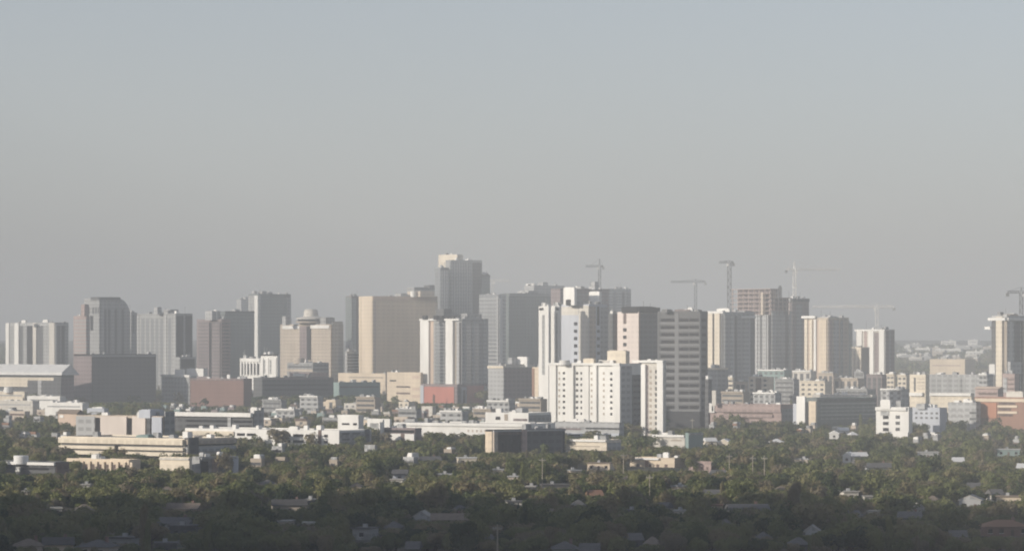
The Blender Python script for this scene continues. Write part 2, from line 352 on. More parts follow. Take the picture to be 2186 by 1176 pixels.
# hazy banded glass tower
b=Bd('glass_tower','hazy pale glass tower with fine horizontal bands right of the tallest tower',1023,1064,1080,630,3720,MIRROR,vis=788)
b.floors(LGREY,3.9,1.2,.25); b.add('B',1066,1072,636,790,WHITE,.6,'pier'); b.add('A',1061,1064,632,790,LGREY,.5,'pier'); b.units(3); b.done()
b=Bd('glass_tower','wide dark green glass tower between the banded glass tower and the white finned tower',1066,1086,1178,628,3800,GREENG,vis=775)
b.add('A',1066,1071,630,790,LGREY,.4,'pier'); b.add('B',1087,1178,626,632,GREY,.5,'cornice')
for k in range(14): b.add('B',1090+k*6.3,1091.3+k*6.3,634,850,DGREY,.2,'mullion')
b.vol('penthouse',1105,1150,621,628,LGREY,.3); b.done()
b=Bd('office_tower','faint pale stepped block far behind the dark green glass tower',1119,1140,1205,611,4600,LGREY,vis=626); b.vol('penthouse',1148,1170,603,611,LGREY,.1); b.vol('penthouse',1122,1142,606,611,WHITE,.1); b.done()
b=Bd('office_tower','mauve-grey block behind the two white rooftop cubes',1176,1196,1300,618,3500,MAUVE,vis=650); b.vol('penthouse',1232,1248,612,618,GREY,.2); b.vol('penthouse',1262,1278,602,618,LGREY,.1)
b.bands('B',1198,1298,(628,636,644,652),2,GREY); b.done()
b=Bd('glass_tower','blue-grey reflective glass tower with a crane on its roof, left of the brown-crowned tower',1283,1298,1347,618,3850,MIRROR,vis=660)
b.bands('B',1300,1345,rng(624,700,6),2,LGREY); b.col('B',[(1309,1316,LGREY,.2),(1328,1333,DGREY,.2),(1338,1346,GREY,.3)],622,850)
b.add('A',1284,1297,617,622,WHITE,.5,'cornice'); b.done()
# white finned tower
main=b=Bd('residential_tower','pale tower with two bright white fins at left and a column of square windows',1194,1257,1297,652,2800,PALE,vis=770,a=36)
b.grid('A',[1229],rng(691,790,15.7),7,7,DARKG,.1); b.grid('B',[1277.5],rng(707,790,15.7),6,6.5,DGREY,.1)
b.add('B',1274.5,1279.5,654,694,CHAR,.1,'window_strip'); b.add('A',1236,1257,652,850,OFFW,.25,'pier'); b.add('A',1194,1198,645,850,OFFW,.8,'pier')
b.add('B',1258,1272,654,850,SAND,.1,'panel'); b.add('B',1282,1297,656,850,GREY,.2,'panel'); b.add('A',1199,1235,654,672,OFFW,.2,'panel')
b.vol('plant_room',1210,1244,640,652,LGREY,.3)
b.vol('white_cube',1203,1231,614,640,WHITE,.02); b.vol('white_cube',1258,1284,623,650,WHITE,.35); b.vol('cube_support',1208,1226,640,652,CHAR,.06)
b.done()
b=Bd('fin_tower','narrow white fin column with a dark slot, leftmost edge of the pale finned tower',1150,1171,1174,656,2780,WHITE,vis=770,a=45,db=10,part_of=main)
b.add('A',1157.5,1163,672,800,GREY,.1,'window_strip'); b.add('A',1152,1160,657,662,CHAR,.55,'window_strip'); b.done()
b=Bd('fin_tower','second white fin column set between the leftmost fin and the pale windowed face',1176,1194,1197,655,2790,WHITE,vis=770,a=45,db=10,part_of=main)
b.add('A',1186,1190,668,800,GREY,.1,'window_strip'); b.add('A',1187,1193,657,662,CHAR,.15,'window_strip'); b.done()
b=Bd('stair_tower','dark recessed stair tower between the white fins',1168,1174,1182,672,2830,CHAR,vis=770,a=45,part_of=main); b.done()
# brown crowned tower
main=b=Bd('residential_tower','tower with a peach lit face, square windows and a dark brown crown and side',1318,1364,1408,668,2740,mat('pinkish_white_precast',(.78,.68,.61),fl=.08),vis=760,a=42)
b.grid('A',[1334],rng(704,775,15.7),7,7.5,CHAR,.12); b.add('A',1331,1337,656,691,BROWN,.15,'window_strip')
b.add('A',1328,1362,656,668,CHAR,.6,'crown'); b.add('B',1364,1408,656,668,CHAR,.6,'crown'); b.add('B',1366,1406,669,850,DGREY,.2,'dark_cladding'); b.add('B',1363.5,1367,668,850,BROWN,.3,'corner_pier')
b.vol('crown_box',1330,1400,655,668,CHAR,.1); b.vol('rooftop_unit',1365,1372,660,668,PINK,.02); b.done()
b=Bd('stair_tower','dark stair tower with reddish right edge against the peach-faced tower',1299,1308,1320,672,2760,DGREY,vis=746,a=40,part_of=main); b.add('B',1311,1320,672,800,BROWN,.2,'corner_pier'); b.done()
# grey banded tower
b=Bd('office_tower','grey concrete tower with eleven rows of dark window bands behind the white apartment block',1404,1494,1511,667,2500,DKBAND,a=60,vis=915)
ys=rng(683,872,15.55)
for y in ys:
    b.add('A',1411,1440,y-3.4,y+3.4,CHAR,.08,'window'); b.add('A',1450,1470,y-3.4,y+3.2,CHAR,.08,'window'); b.add('A',1472,1492,y-3.6,y+3,CHAR,.08,'window'); b.add('B',1498,1507,y-3,y+3.6,CHAR,.08,'window')
for y in ys: b.add('A',1408,1494,y+4.5,y+9,MDBAND,.25,'spandrel')
b.add('A',1441,1449,668,878,MDBAND,.3,'pier'); b.add('B',1494,1497,668,920,MDBAND,.3,'pier')
b.add('A',1404,1409,668,920,DKBAND,.3,'pier')
b.vol('penthouse',1412,1436,661,667,MDBAND,.3); b.vol('rooftop_unit',1468,1480,657,667,WHITE,.1); b.vol('penthouse',1440,1500,661,667,MAUVE,.4)
b.add('A',1408,1494,878,935,mat('banded_base',(.05,.05,.052)),.4,'base_wall'); b.add('B',1494,1511,878,935,mat('banded_base',(.05,.05,.052)),.4,'base_wall'); b.done()
b=Bd('annex_block','small shaded grey annex stepping down from the right side of the grey banded tower',1505,1512,1520,812,2480,DGREY,vis=900,a=45); b.done()
# cream finned + grey towers
main=b=Bd('apartment_tower','cream and grey tower with twin bright fins, right of the grey banded tower',1511,1547,1612,668,3120,LGREY,vis=788,a=38)
b.col('A',[(1511,1524,CREAM,1.6),(1528,1539,CREAM,1.6)],666,850); b.col('A',[(1524,1528,CHAR,.1),(1540,1546,DGREY,.1)],672,850,'window_strip')
b.col('B',[(1549,1557,GREY,.3),(1560,1566,LGREY,.8),(1568,1574,DGREY,.1),(1576,1586,GREY,.2),(1588,1592,LGREY,.7),(1602,1611,DGREY,.1)],674,850,'window_strip')
b.add('A',1511,1547,664,669,WHITE,2,'parapet_band'); b.vol('penthouse',1531,1562,659,668,WHITE,.2); b.vol('penthouse',1570,1608,664,672,GREY,.4); b.add('B',1582,1612,674,679,WHITE,.9,'parapet_band'); b.done()
b=Bd('base_block','rounded grey base block below the twin cream fins',1511,1532,1553,788,2880,GREY,vis=835,a=40,part_of=main); b.add('A',1529,1532,790,850,LGREY,.4,'pier'); b.add('A',1511,1532,785,789,CREAM,.8,'cornice'); b.add('B',1532,1553,785,789,CREAM,.8,'cornice'); b.done()
b=Bd('unfinished_tower','tall tower under construction with bare reddish deck frames on top and cranes beside it',1562,1645,1690,672,3330,LGREY,vis=786,a=38,parapet=0)
b.col('A',[(1612,1618,LGREY,.8),(1622,1627,DGREY,.1),(1630,1637,LGREY,.8),(1640,1645,CHAR,.1)],672,850)
b.col('B',[(1647,1655,LGREY,.8),(1658,1662,GREY,.4),(1665,1672,GREY,.4),(1676,1683,DGREY,.1),(1685,1690,GREY,.3)],664,850)
z=b.h; k=0
while z<zat(621,b.Z)-1:
    hB=b.LB*(1 if z<zat(637,b.Z) else .45)
    mb=MB().box(-.6,hB,0,b.LA,z+3.2,z+3.75)
    for i in range(8):
        y=b.LA*i/7*.97+.2; mb.box(0,.7,y,y+.7,z,z+3.2)
    for i in range(1,6):
        x=hB*i/5-.7; mb.box(x,x+.7,.1,.8,z,z+3.2)
    mb.build('bare_floor_deck',RUST,b.root); MB().box(3.5,hB-2,2,b.LA-4,z,z+3.2).build('core_wall',MAUVE,b.root); z+=3.9; k+=1
b.add('A',1627,1632,624,672,SAND,1.6,'hoist_shaft'); b.done()
b=Bd('office_tower','dark mauve-grey tower with a flat dark cap at the right end of the unfinished tower',1668,1691,1727,640,3420,mat('brown_grey_concrete',(.33,.28,.26),fl=.25),vis=783,a=38)
b.add('B',1691,1727,637,644,DGREY,.8,'cornice'); b.add('A',1668,1691,637,644,GREY,.8,'cornice'); b.col('A',[(1672,1680,GREY,.2)],650,850); b.col('B',[(1700,1712,GREY,.2)],650,850); b.done()
b=Bd('apartment_tower','tan lit tower with vertical ribs, right of the unfinished tower',1717,1768,1812,680,3220,SAND,vis=792,a=38)
b.col('A',[(1719,1725,CREAM,1.),(1730,1735,CREAM,1.),(1740,1744,WHITE,1.4),(1750,1766,PEACH,1.)],682,850); b.col('A',[(1726,1729,TAN,.1),(1736,1739,BEIGE,.1),(1745,1749,TAN,.1)],684,850,'window_strip')
b.col('B',[(1770,1776,PINK,.5),(1780,1790,LGREY,.5),(1794,1799,GREY,.4)],684,850); b.add('A',1715,1744,674,679,WHITE,2.4,'canopy'); b.vol('penthouse',1752,1790,676,682,LGREY,.2); b.done()
b=Bd('office_tower','grey-green block with a sloping roof half hidden behind the tan ribbed tower',1790,1797,1820,692,3350,GREENG,vis=815,a=38); 
b.add('B',1806,1812,700,758,LGREY,.4,'pier'); MB().prism([(0,b.h),(b.LB,b.h),(0,zat(680,b.Z))],.3,b.LA-.3).build('sloping_roof',GREY,b.root); b.done()
b=Bd('apartment_tower','slim cream tower in front of the left side of the pale pink-striped tower',1818,1838,1856,743,3180,CREAM,vis=795,a=40); b.add('B',1839,1855,743,850,BEIGE,.2,'panel'); b.col('A',[(1822,1826,SAND,.1),(1831,1834,SAND,.1)],748,850,'window_strip'); b.units(2); b.done()
b=Bd('apartment_tower','white tower with faint pink stripes and a shaded right side, below the long-armed crane',1828,1890,1910,705,3300,OFFW,vis=788,a=42)
b.col('A',[(1831,1841,WHITE,1.),(1845,1851,PINK,.1),(1855,1866,WHITE,1.),(1878,1889,WHITE,1.)],706,850); b.col('A',[(1867,1876,MAUVE,.1)],710,850,'window_strip'); b.add('B',1891,1909,705,850,MAUVE,.2,'panel'); b.add('B',1898,1901,707,850,GREY,.4,'pier'); b.add('A',1826,1890,703,707,WHITE,1.2,'parapet_band'); b.done()  # mauve panel paints the shaded side of the white tower
b=Bd('apartment_tower','tall cream and dark striped tower cut off by the right edge',2117,2150,2196,676,2900,LGREY,vis=800,a=40)
b.col('A',[(2117,2128,DGREY,.1),(2144,2150,BEIGE,.2)],684,850); b.add('A',2130,2143,676,835,CREAM,2.2,'pier'); b.col('B',[(2154,2162,MIRROR,.1),(2165,2178,DGREY,.1),(2180,2183,CHAR,.1)],686,850,'window_strip'); b.add('B',2183,2196,678,850,CREAM,1.4,'pier')
b.add('A',2113,2150,678,684,WHITE,2.4,'parapet_band'); b.add('B',2150,2196,678,684,WHITE,1.4,'parapet_band'); b.vol('penthouse',2132,2175,671,678,SAND,.2); b.add('A',2104,2116,697,703,WHITE,1.2,'balcony'); b.add('B',2151,2175,772,798,LGREY,3,'annex'); b.done()

# ================================================================== middle ground
b=Bd('arena','long low hall with a white pitched roof below the pale apartment slab',-60,131,158,801,3250,DGREY,vis=852,a=58,roof=WROOF,maxA=150)
b.add('A',-60,115,806,826,CREAM,.6,'lit_wall'); b.add('A',60,131,812,850,DGREY,.7,'window'); b.add('A',82,90,812,852,LGREY,1,'pier'); b.add('B',132,157,806,860,MAUVE,.4,'panel')  # cream strip paints the sunlit part of the grey facade
mb=MB().prism([(-3,b.h+.2),(b.LB+3,b.h+.2),(b.LB+3,b.h+1.4),(b.LB*.5,zat(778,b.Z)),(-3,b.h+2.6)],-3,b.LA); mb.build('pitched_roof',WROOF,b.root); b.done()
b=Bd('dark_hall','big blank dark cube building with a mauve left side',158,196,333,758,3300,CHAR,vis=858,a=38,maxB=80)
b.add('A',158,196,760,862,MAUVE,.2,'side_panel'); b.add('B',197,333,757,762,GREY,.6,'cornice'); b.add('B',198,332,764,862,mat('bronze_curtain_wall',(.15,.143,.138),fl=.25),.15,'front_panel'); b.units(3); b.done()
b=Bd('office_block','pale building with a square window grid, left of the red brick block',345,405,412,804,3340,LGREY,vis=858,a=42,roof=WROOF)
b.grid('A',rng(374,402,7),rng(812,856,8.5),4,4.5,GREY,.1); b.add('A',345,406,800,805,WHITE,.9,'parapet_band'); b.vol('penthouse',372,395,789,800,WHITE,.3); b.vol('penthouse',396,444,787,800,WHITE,.4); b.done()
b=Bd('brick_building','windowless dull red brick block in the middle distance',406,520,538,810,3240,BRICK,vis=866,a=62,roof=WROOF,maxA=90)
b.add('A',406,520,808,812,MAUVE,.4,'cornice'); b.vol('rooftop_unit',484,492,800,810,WHITE,.2); b.add('A',420,470,808.5,811,PINK,.5,'coping'); b.units(5); b.done()
b=Bd('warehouse','wide dark slate-roofed building right of the red brick block',541,560,712,808,3180,DGREY,vis=838,a=30,maxB=90,roof=DSHING)
b.add('B',562,700,806,810,MAUVE,.5,'cornice'); b.bands('B',565,700,(822,832),3,CHAR); b.units(5); b.done()
b=Bd('warehouse','low grey-green flat building below the tan slab with a pale roof edge',712,724,812,818,3120,TEAL,vis=838,a=30,maxB=90); b.bands('B',726,808,(826,),3,DGREY); b.units(6); b.done()
b=Bd('office_block','low white-roofed dark-glazed building in front of the cream hotel podium',618,660,700,797,3420,PINK,vis=806,a=40,roof=WROOF); b.add('A',626,652,797,803,WHITE,.5,'sign_panel'); b.done()
# concrete complex left
b=Bd('concrete_building','pale concrete slab block with tall dark slots standing behind the long cream banded building',163,348,372,892,1790,SAND,vis=932,a=58,maxA=80)
PREC=mat('pale_precast',(.70,.62,.55)); b.col('A',[(163,203,LGREY,.3),(216,272,PREC,.8),(284,312,PREC,.8),(326,347,PALE,.8)],890,960,'wall_panel')
b.col('A',[(204,215,CHAR,.1),(273,283,CHAR,.1),(316,323,DGREY,.9)],893,932,'window_strip')
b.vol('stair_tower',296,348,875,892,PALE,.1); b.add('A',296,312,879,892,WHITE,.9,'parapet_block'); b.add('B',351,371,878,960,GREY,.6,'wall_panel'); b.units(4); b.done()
b=Bd('concrete_building','long low cream building with stacked horizontal bands and an overhanging top floor',130,394,500,940,1700,CREAM,vis=970,a=55,maxA=75,maxB=60)
b.add('A',129,394,938,950,CREAM,1.6,'band'); b.add('A',131,393,951,955,DGREY,.1,'window'); b.add('A',129,394,955.5,962,CREAM,1.4,'band'); b.add('A',131,393,962.5,965.5,DGREY,.2,'window'); b.add('A',129,394,966,974,CREAM,1.6,'band')
b.add('B',395,500,938,948,SAND,1.6,'band'); b.add('B',396,500,950,953,DGREY,.1,'window'); b.add('B',395,500,954,965,LGREY,1.4,'band'); b.add('B',395,500,966,971,SAND,1.6,'band'); b.add('A',250,256,953,967,CHAR,1.9,'window_strip')  # right-end bands: shaded side put into duller colours
b.add('A',126,393,975,983,CHAR,.2,'window'); b.add('B',396,498,975,979,CHAR,.2,'window'); b.add('B',396,417,934,968,DGREY,2,'wall_panel')
b.vol('planter',290,345,929,940,TEAL,.1); b.units(5); b.done()
b=Bd('colonnade_building','peach arcade front with tapered piers below the cream banded building',142,275,300,985,1618,PEACH,vis=1000,a=55)
for x in range(152,275,15): b.add('A',x,x+7,992,1012,BROWN,.1,'window_strip'); b.add('A',x+8,x+13,986,1014,PEACH,.9,'pier')
b.units(3); b.done()
b=Bd('office_block','plain pale cream box with a rounded tree in front, right of the peach arcade',341,404,410,980,1600,CREAM,vis=1003,a=55); b.add('A',341,404,978,982,OFFW,.5,'cornice'); b.done()
b=Bd('office_block','grey glazed annex with white end piers under the shaded end of the banded building',410,426,508,979,1610,GREY,vis=1010,a=38)
b.add('B',428,445,984,1014,DARKG,.1,'window'); b.add('B',452,464,980,1014,PINK,.7,'pier'); b.add('B',467,495,982,1014,DGREY,.2,'window'); b.add('B',496,507,980,1014,PALE,.8,'pier'); b.add('B',428,507,976,980,LGREY,1,'cornice'); b.units(3); b.done()
b=Bd('low_shed','low white-roofed building with an arched porch at the left edge of the photo',-20,118,146,990,1600,DGREY,vis=1012,a=58,roof=WROOF)
b.add('A',-20,118,987,993,WHITE,1.,'roof_band'); b.bands('A',48,104,(1001,),5,CHAR); b.add('A',34,44,998,1008,WHITE,.4,'panel'); b.add('B',119,146,988,1015,BROWN,.4,'panel'); b.vol('arched_porch',28,60,972,990,WROOF,.2,shape='round'); b.done()
b=Bd('office_block','dark glazed building under a long thin white roof edge behind the cream banded building',372,540,562,886,2140,DGREY,vis=916,a=55,maxA=90)
b.add('A',372,540,881,890,WHITE,2.2,'roof_band'); b.add('A',488,495,890,916,LGREY,1,'pier'); b.bands('A',398,486,(900,910),5,CHAR); b.bands('A',498,538,(900,910),5,DARKG); b.add('B',542,561,876,930,GREY,.3,'wall_panel'); b.vol('stair_tower',534,552,870,884,WHITE,.05); b.add('B',556,562,870,930,LGREY,.5,'pier'); b.done()
# long white garage
main=b=Bd('parking_garage','long white garage with two rows of dark openings partly behind trees',395,724,792,922,1960,WHITE,vis=945,a=58,maxA=150,maxB=70)
for x0,x1 in ((506,523),(527,546),(603,620),(626,648),(653,672),(678,686),(692,700)):
    for y in (930.5,943.5): b.add('A',x0,x1,y-2.9,y+2.9,CHAR,.1,'window')
b.add('A',680,686,918,948,BROWN,.4,'stair_slot'); b.add('A',398,500,924,933,CREAM,.8,'band'); b.add('A',398,500,935,970,MAUVE,.2,'wall_panel')
b.add('B',725,792,922,985,GREY,.3,'wall_panel'); b.bands('B',751,768,(926,938,951),4,DGREY,.4); b.bands('B',729,745,(926,938),4,DGREY,.4); b.add('B',778,788,918,970,DGREY,.4,'stair_tower')  # large grey panel paints the garage's shaded right side
b.vol('upper_room',616,640,911,922,WHITE,.1); b.units(6,WHITE); b.done()
b=Bd('upper_block','white upper block with two dark openings above the right end of the long white garage',721,765,776,889,2060,WHITE,vis=911,a=55,part_of=main); b.bands('A',730,746,(905,),4,CHAR); b.bands('A',754,762,(905,),5,CHAR); b.done()
# white complex centre
b=Bd('white_building','white stepped building with an L-shaped end wall right of the long white garage',784,832,836,897,2200,WHITE,vis=912,a=55); b.add('A',790,808,903,915,GREY,.1,'window'); b.done()
b=Bd('white_building','low white building with one long dark window, left of the long white hall',814,886,900,917,2060,MAUVE,vis=940,a=55)
b.add('A',814,886,926,940,WHITE,1.,'band'); b.add('A',822,884,918,924,CHAR,.3,'window'); b.add('A',814,820,896,942,WHITE,1.2,'end_wall'); b.add('A',858,866,926,942,BROWN,1.1,'window_strip'); b.units(3); b.done()
b=Bd('white_building','long bright white hall with small windows rising behind round trees in the centre',842,1120,1185,908,2090,WHITE,vis=922,a=62,maxA=190,maxB=50)
b.grid('A',rng(1000,1036,9),(921,),3.4,5,SAND,.1); b.add('A',842,1120,906,911,WHITE,1.,'parapet_band'); b.units(8,LGREY); b.done()
b=Bd('white_building','upper white storeys with square dark windows at the right end of the long white hall',1036,1128,1176,884,2190,WHITE,vis=906,a=58)
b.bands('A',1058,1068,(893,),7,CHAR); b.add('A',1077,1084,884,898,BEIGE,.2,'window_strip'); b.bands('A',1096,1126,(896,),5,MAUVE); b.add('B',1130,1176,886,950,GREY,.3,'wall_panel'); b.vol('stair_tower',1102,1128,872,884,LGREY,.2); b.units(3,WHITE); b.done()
b=Bd('office_building','dark glass office with peach frame piers in front of the long white hall',1036,1052,1206,921,1850,CHAR,vis=966,a=36,maxB=70)
b.add('A',1037,1051,921,975,PEACH,.3,'pier'); b.add('B',1052,1060,921,975,SAND,1.2,'pier'); b.add('B',1112,1122,918,982,PINK,1.4,'pier'); b.add('B',1060,1112,923,928,BROWN,.9,'lintel'); b.add('B',1061,1111,929,975,DARKG,.3,'window'); b.add('B',1123,1200,922,970,DGREY,.5,'dark_cladding'); b.add('B',1052,1206,918,921.5,LGREY,1,'coping'); b.units(4); b.done()
# front white apartment block
main=b=Bd('apartment_block','bright white apartment block with rows of small square windows, nearest of the high-rises',1175,1326,1372,779,2270,WHITE,vis=900,a=50,maxA=90)
ys=rng(797,890,12.4)
for x in (1194,1204,1232,1241,1263,1289,1305): b.grid('A',[x],ys,(4.6 if x in (1204,1232,1305) else 3.4),5.2,(CHAR if x in (1204,1232,1305,1241) else BEIGE),.08)
for x0,x1,o in ((1175,1189,1.2),(1212,1227,1.6),(1247,1258,.7),(1268,1276,1.4),(1310,1326,1.2)): b.add('A',x0,x1,779,905,WHITE,o,'pier')
b.add('B',1327,1348,781,960,LGREY,.3,'wall_panel'); b.add('B',1349,1371,800,960,DGREY,.2,'wall_panel'); b.grid('B',[1355,1364],rng(812,920,12.4),5,4,CHAR,.3)  # grey panels paint the white block's shaded right face
b.add('A',1175,1326,775,780,WHITE,1.8,'parapet_band')
b.vol('penthouse',1297,1344,749,768,CREAM,.05); b.vol('penthouse',1245,1272,766,779,CREAM,.2); b.vol('dome',1194,1217,769,779,WHITE,.4,shape='round'); b.vol('penthouse',1279,1318,770,779,OFFW,.15)
b.units(6,WHITE); b.done()
b=Bd('wing','tall narrow white wing with one column of dark windows',1370,1418,1422,772,2225,OFFW,vis=932,a=50,db=14,part_of=main)
ys=rng(793,925,12.3); b.grid('A',[1389],ys,5,6,BEIGE,.1); b.grid('A',[1401],ys,4.5,7,CHAR,.1); b.add('A',1405,1418,772,935,WHITE,1.3,'pier'); b.add('A',1371,1380,778,935,WHITE,1.3,'pier'); b.add('A',1381,1384,780,935,MAUVE,.1,'window_strip')
b.add('A',1352,1418,769,774,WHITE,1.6,'parapet_band'); b.units(3,WHITE,1.5); b.done()
b=Bd('parking_podium','grey two-level podium with dark slots under the bright white apartment block',1184,1322,1332,905,2120,LGREY,vis=928,a=55,maxA=90)
b.bands('A',1250,1322,(915,),3,CHAR); b.bands('A',1190,1240,(917,),4,MAUVE); b.add('A',1186,1322,925,933,PALE,.5,'band'); b.bands('A',1215,1240,(930,),3,CHAR,.6); b.bands('A',1290,1300,(930,),4,CHAR,.6); b.units(4); b.done()
b=Bd('low_hall','low white hall with slanted end in front of the grey podium',1206,1295,1326,942,1985,CREAM,vis=962,a=55); b.add('A',1207,1295,939,943,WHITE,1,'parapet_band'); b.add('B',1297,1325,945,975,LGREY,.3,'wall_panel'); b.bands('A',1222,1280,(953,),2,BEIGE); b.units(3); b.done()
b=Bd('low_hall','low white building at the foot of the narrow white apartment wing',1394,1462,1469,932,2040,OFFW,vis=953,a=55); b.add('A',1394,1462,928,933,WHITE,1,'parapet_band'); b.bands('A',1432,1455,(940,),3,BEIGE); b.units(2); b.done()
b=Bd('low_hall','plain grey-green box right of the low white building at the foot of the banded tower',1463,1470,1501,927,2020,TEAL,vis=956,a=38); b.add('B',1471,1501,925,928,LGREY,.5,'coping'); b.done()
# right side
b=Bd('office_block','long pinkish low office with two dark window bands, right of the grey banded tower',1516,1668,1700,866,2450,PINK,vis=899,a=58,maxA=120)
b.add('A',1516,1668,864,880,PINK,1.2,'band'); b.add('A',1545,1650,881,884.5,BROWN,.1,'window'); b.add('A',1548,1650,885,891,PINK,1,'band'); b.add('A',1555,1628,892,895,BROWN,.1,'window'); b.add('B',1670,1699,872,905,GREY,.2,'wall_panel'); b.add('A',1516,1527,862,882,WHITE,1.6,'end_wall'); b.add('A',1522,1525,868,879,CHAR,1.7,'window_strip'); b.vol('rooftop_unit',1520,1530,834,866,OFFW,.4); b.units(5); b.done()
b=Bd('office_block','grey-green glass building with bright white corner piers and a dark slot',1702,1744,1872,852,2400,GREENG,vis=905,a=40,maxB=80,roof=WROOF)
b.add('A',1703,1721,846,908,WHITE,1.2,'pier'); b.add('A',1721,1729,858,908,CHAR,.1,'window_strip'); b.add('A',1729,1744,856,908,PEACH,1.1,'pier'); b.add('A',1694,1702,862,905,PALE,.5,'pier')
b.add('B',1745,1870,852,857,DGREY,.6,'cornice'); b.bands('B',1752,1870,rng(862,900,8),2.5,GREY); b.done()
b=Bd('roof_hall','flat white roof band standing behind the grey-green glass building',1734,1862,1872,845,2560,OFFW,vis=862,a=58,roof=WROOF,maxA=120); b.grid('A',rng(1806,1855,16),(858,),7,6,BEIGE,.1); b.units(4,WHITE); b.done()
b=Bd('apartment_block','small white apartment building with dark square windows and a white canopy, right of centre',1870,1940,1948,872,2230,WHITE,vis=925,a=58)
for y in (891,904,917): b.add('A',1885,1897,y-3.5,y+3.5,CHAR,.1,'window'); b.add('A',1912,1921,y-4.5,y+2.5,DGREY,.1,'window')
b.add('A',1870,1936,869,876,WHITE,1.2,'parapet_band'); b.add('A',1880,1898,878,887,LGREY,.3,'panel'); b.vol('penthouse',1880,1904,854,872,WHITE,.3); b.vol('rooftop_unit',1912,1932,856,872,GREY,.4); b.done()
b=Bd('low_hall','bright white canopy roof in front of the small white apartment building',1906,1938,1941,925,2110,WHITE,vis=931,a=55,da=14); b.done()
b=Bd('apartment_block','pale grey gabled apartment rows in the trees right of the small white building',1948,2006,2022,873,2260,PALE,vis=893,a=52,roof=WROOF); b.grid('A',rng(1956,2002,11),(882,892),5,4,DGREY,.1); b.vol('penthouse',1956,1990,862,873,LGREY,.3); b.units(6,WHITE); b.done()
b=Bd('apartment_block','pale grey-green block with a dark window pair beside the red brick office',2024,2084,2094,862,2290,LGREY,vis=895,a=52); b.bands('A',2070,2086,(881,894),5,DGREY); b.grid('A',(2030,2042,2054),(878,890),6,5,GREY,.1); b.units(4,WHITE); b.done()
b=Bd('brick_building','red brick office with dark horizontal windows at the right edge',2080,2196,2216,851,2280,mat('orange_brick',(.34,.20,.145)),vis=893,a=58,maxA=90)
b.add('A',2082,2196,851,858,PEACH,.5,'parapet_band'); b.add('A',2088,2128,860,893,mat('salmon_brick',(.50,.24,.15)),.5,'wall_panel'); b.add('A',2132,2168,858,864.5,BROWN,.1,'window'); b.add('A',2132,2158,871,877,BROWN,.1,'window'); b.add('A',2132,2162,884,889,BROWN,.1,'window')
b.add('A',2130,2172,865,870,PEACH,.6,'band'); b.add('A',2130,2172,878,883,PEACH,.6,'band'); b.vol('rooftop_unit',2150,2190,836,851,OFFW,.2); b.done()
b=Bd('brick_building','low pinkish hipped hall behind the red brick office',2082,2130,2142,833,2500,PINK,vis=848,a=45)
MB().prism([(-1,b.h+.9),(b.LB+1,b.h+.9),(b.LB*.5,zat(825,b.Z))],-1,b.LA+1).build('gable_roof',TAN,b.root); b.add('A',2090,2128,838,843,BROWN,.2,'window'); b.done()
b=Bd('roof_hall','long cream roof band in the trees left of the red brick office',1986,2074,2080,842,2480,CREAM,vis=852,a=60,roof=WROOF,maxA=120); b.add('A',1986,2074,839,845,WHITE,1.5,'roof_band'); b.done()
b=Bd('apartment_block','cream four-storey block with a dark stair slot and a bright white base',1942,1976,1984,802,2750,CREAM,vis=840,a=50)
b.add('A',1951,1955,806,836,DGREY,.1,'window_strip'); b.bands('A',1958,1975,rng(809,836,7),2,SAND); b.add('A',1944,1972,838,845,WHITE,2,'canopy'); b.done()
b=Bd('office_block','long grey office row with dark vertical bays right of the cream four-storey block',1982,2105,2120,802,2850,LGREY,vis=836,a=56,maxA=110)
for x in (1992,2004,2026,2048,2056,2080): b.add('A',x-5,x+5,806,842,GREY,.1,'window_strip')
b.vol('rooftop_unit',2112,2126,778,802,WHITE,.2); b.units(8); b.done()
b=Bd('warehouse','wide peach flat-topped block below the far white roofs on the right',1985,2060,2082,768,4300,PEACH,vis=790,a=50,maxA=110); b.units(5); b.bands('A',1990,2050,(780,),2,PINK); b.done()
b=Bd('office_block','reddish brick block at the foot of the striped tower at the right edge',2140,2166,2176,800,2700,PINK,vis=835,a=50); b.add('A',2142,2150,806,838,LGREY,.5,'pier'); b.bands('A',2152,2165,(810,820,830),3,BROWN); b.done()
# behind/under the centre
b=Bd('office_block','pale-roofed grey and brown block between the white striped tower and the white fins',1042,1075,1140,783,3150,LGREY,vis=848,a=40,roof=WROOF)
b.add('A',1042,1076,781,786,CREAM,1,'cornice'); b.add('B',1077,1140,786,850,MAUVE,.2,'wall_panel'); b.vol('penthouse',1084,1102,764,783,LGREY,.3); b.vol('penthouse',1104,1130,762,783,WHITE,.2); b.add('B',1078,1140,777,784,OFFW,.8,'parapet_band'); b.done()
b=Bd('annex_block','orange-tan corner block at the foot of the leftmost white fin',1136,1166,1178,786,3000,PEACH,vis=822,a=45); b.add('A',1150,1164,800,804,CHAR,.1,'window'); b.add('A',1136,1141,786,850,ORANGE,.3,'pier'); b.add('A',1150,1166,822,860,DGREY,.3,'base_wall'); b.done()
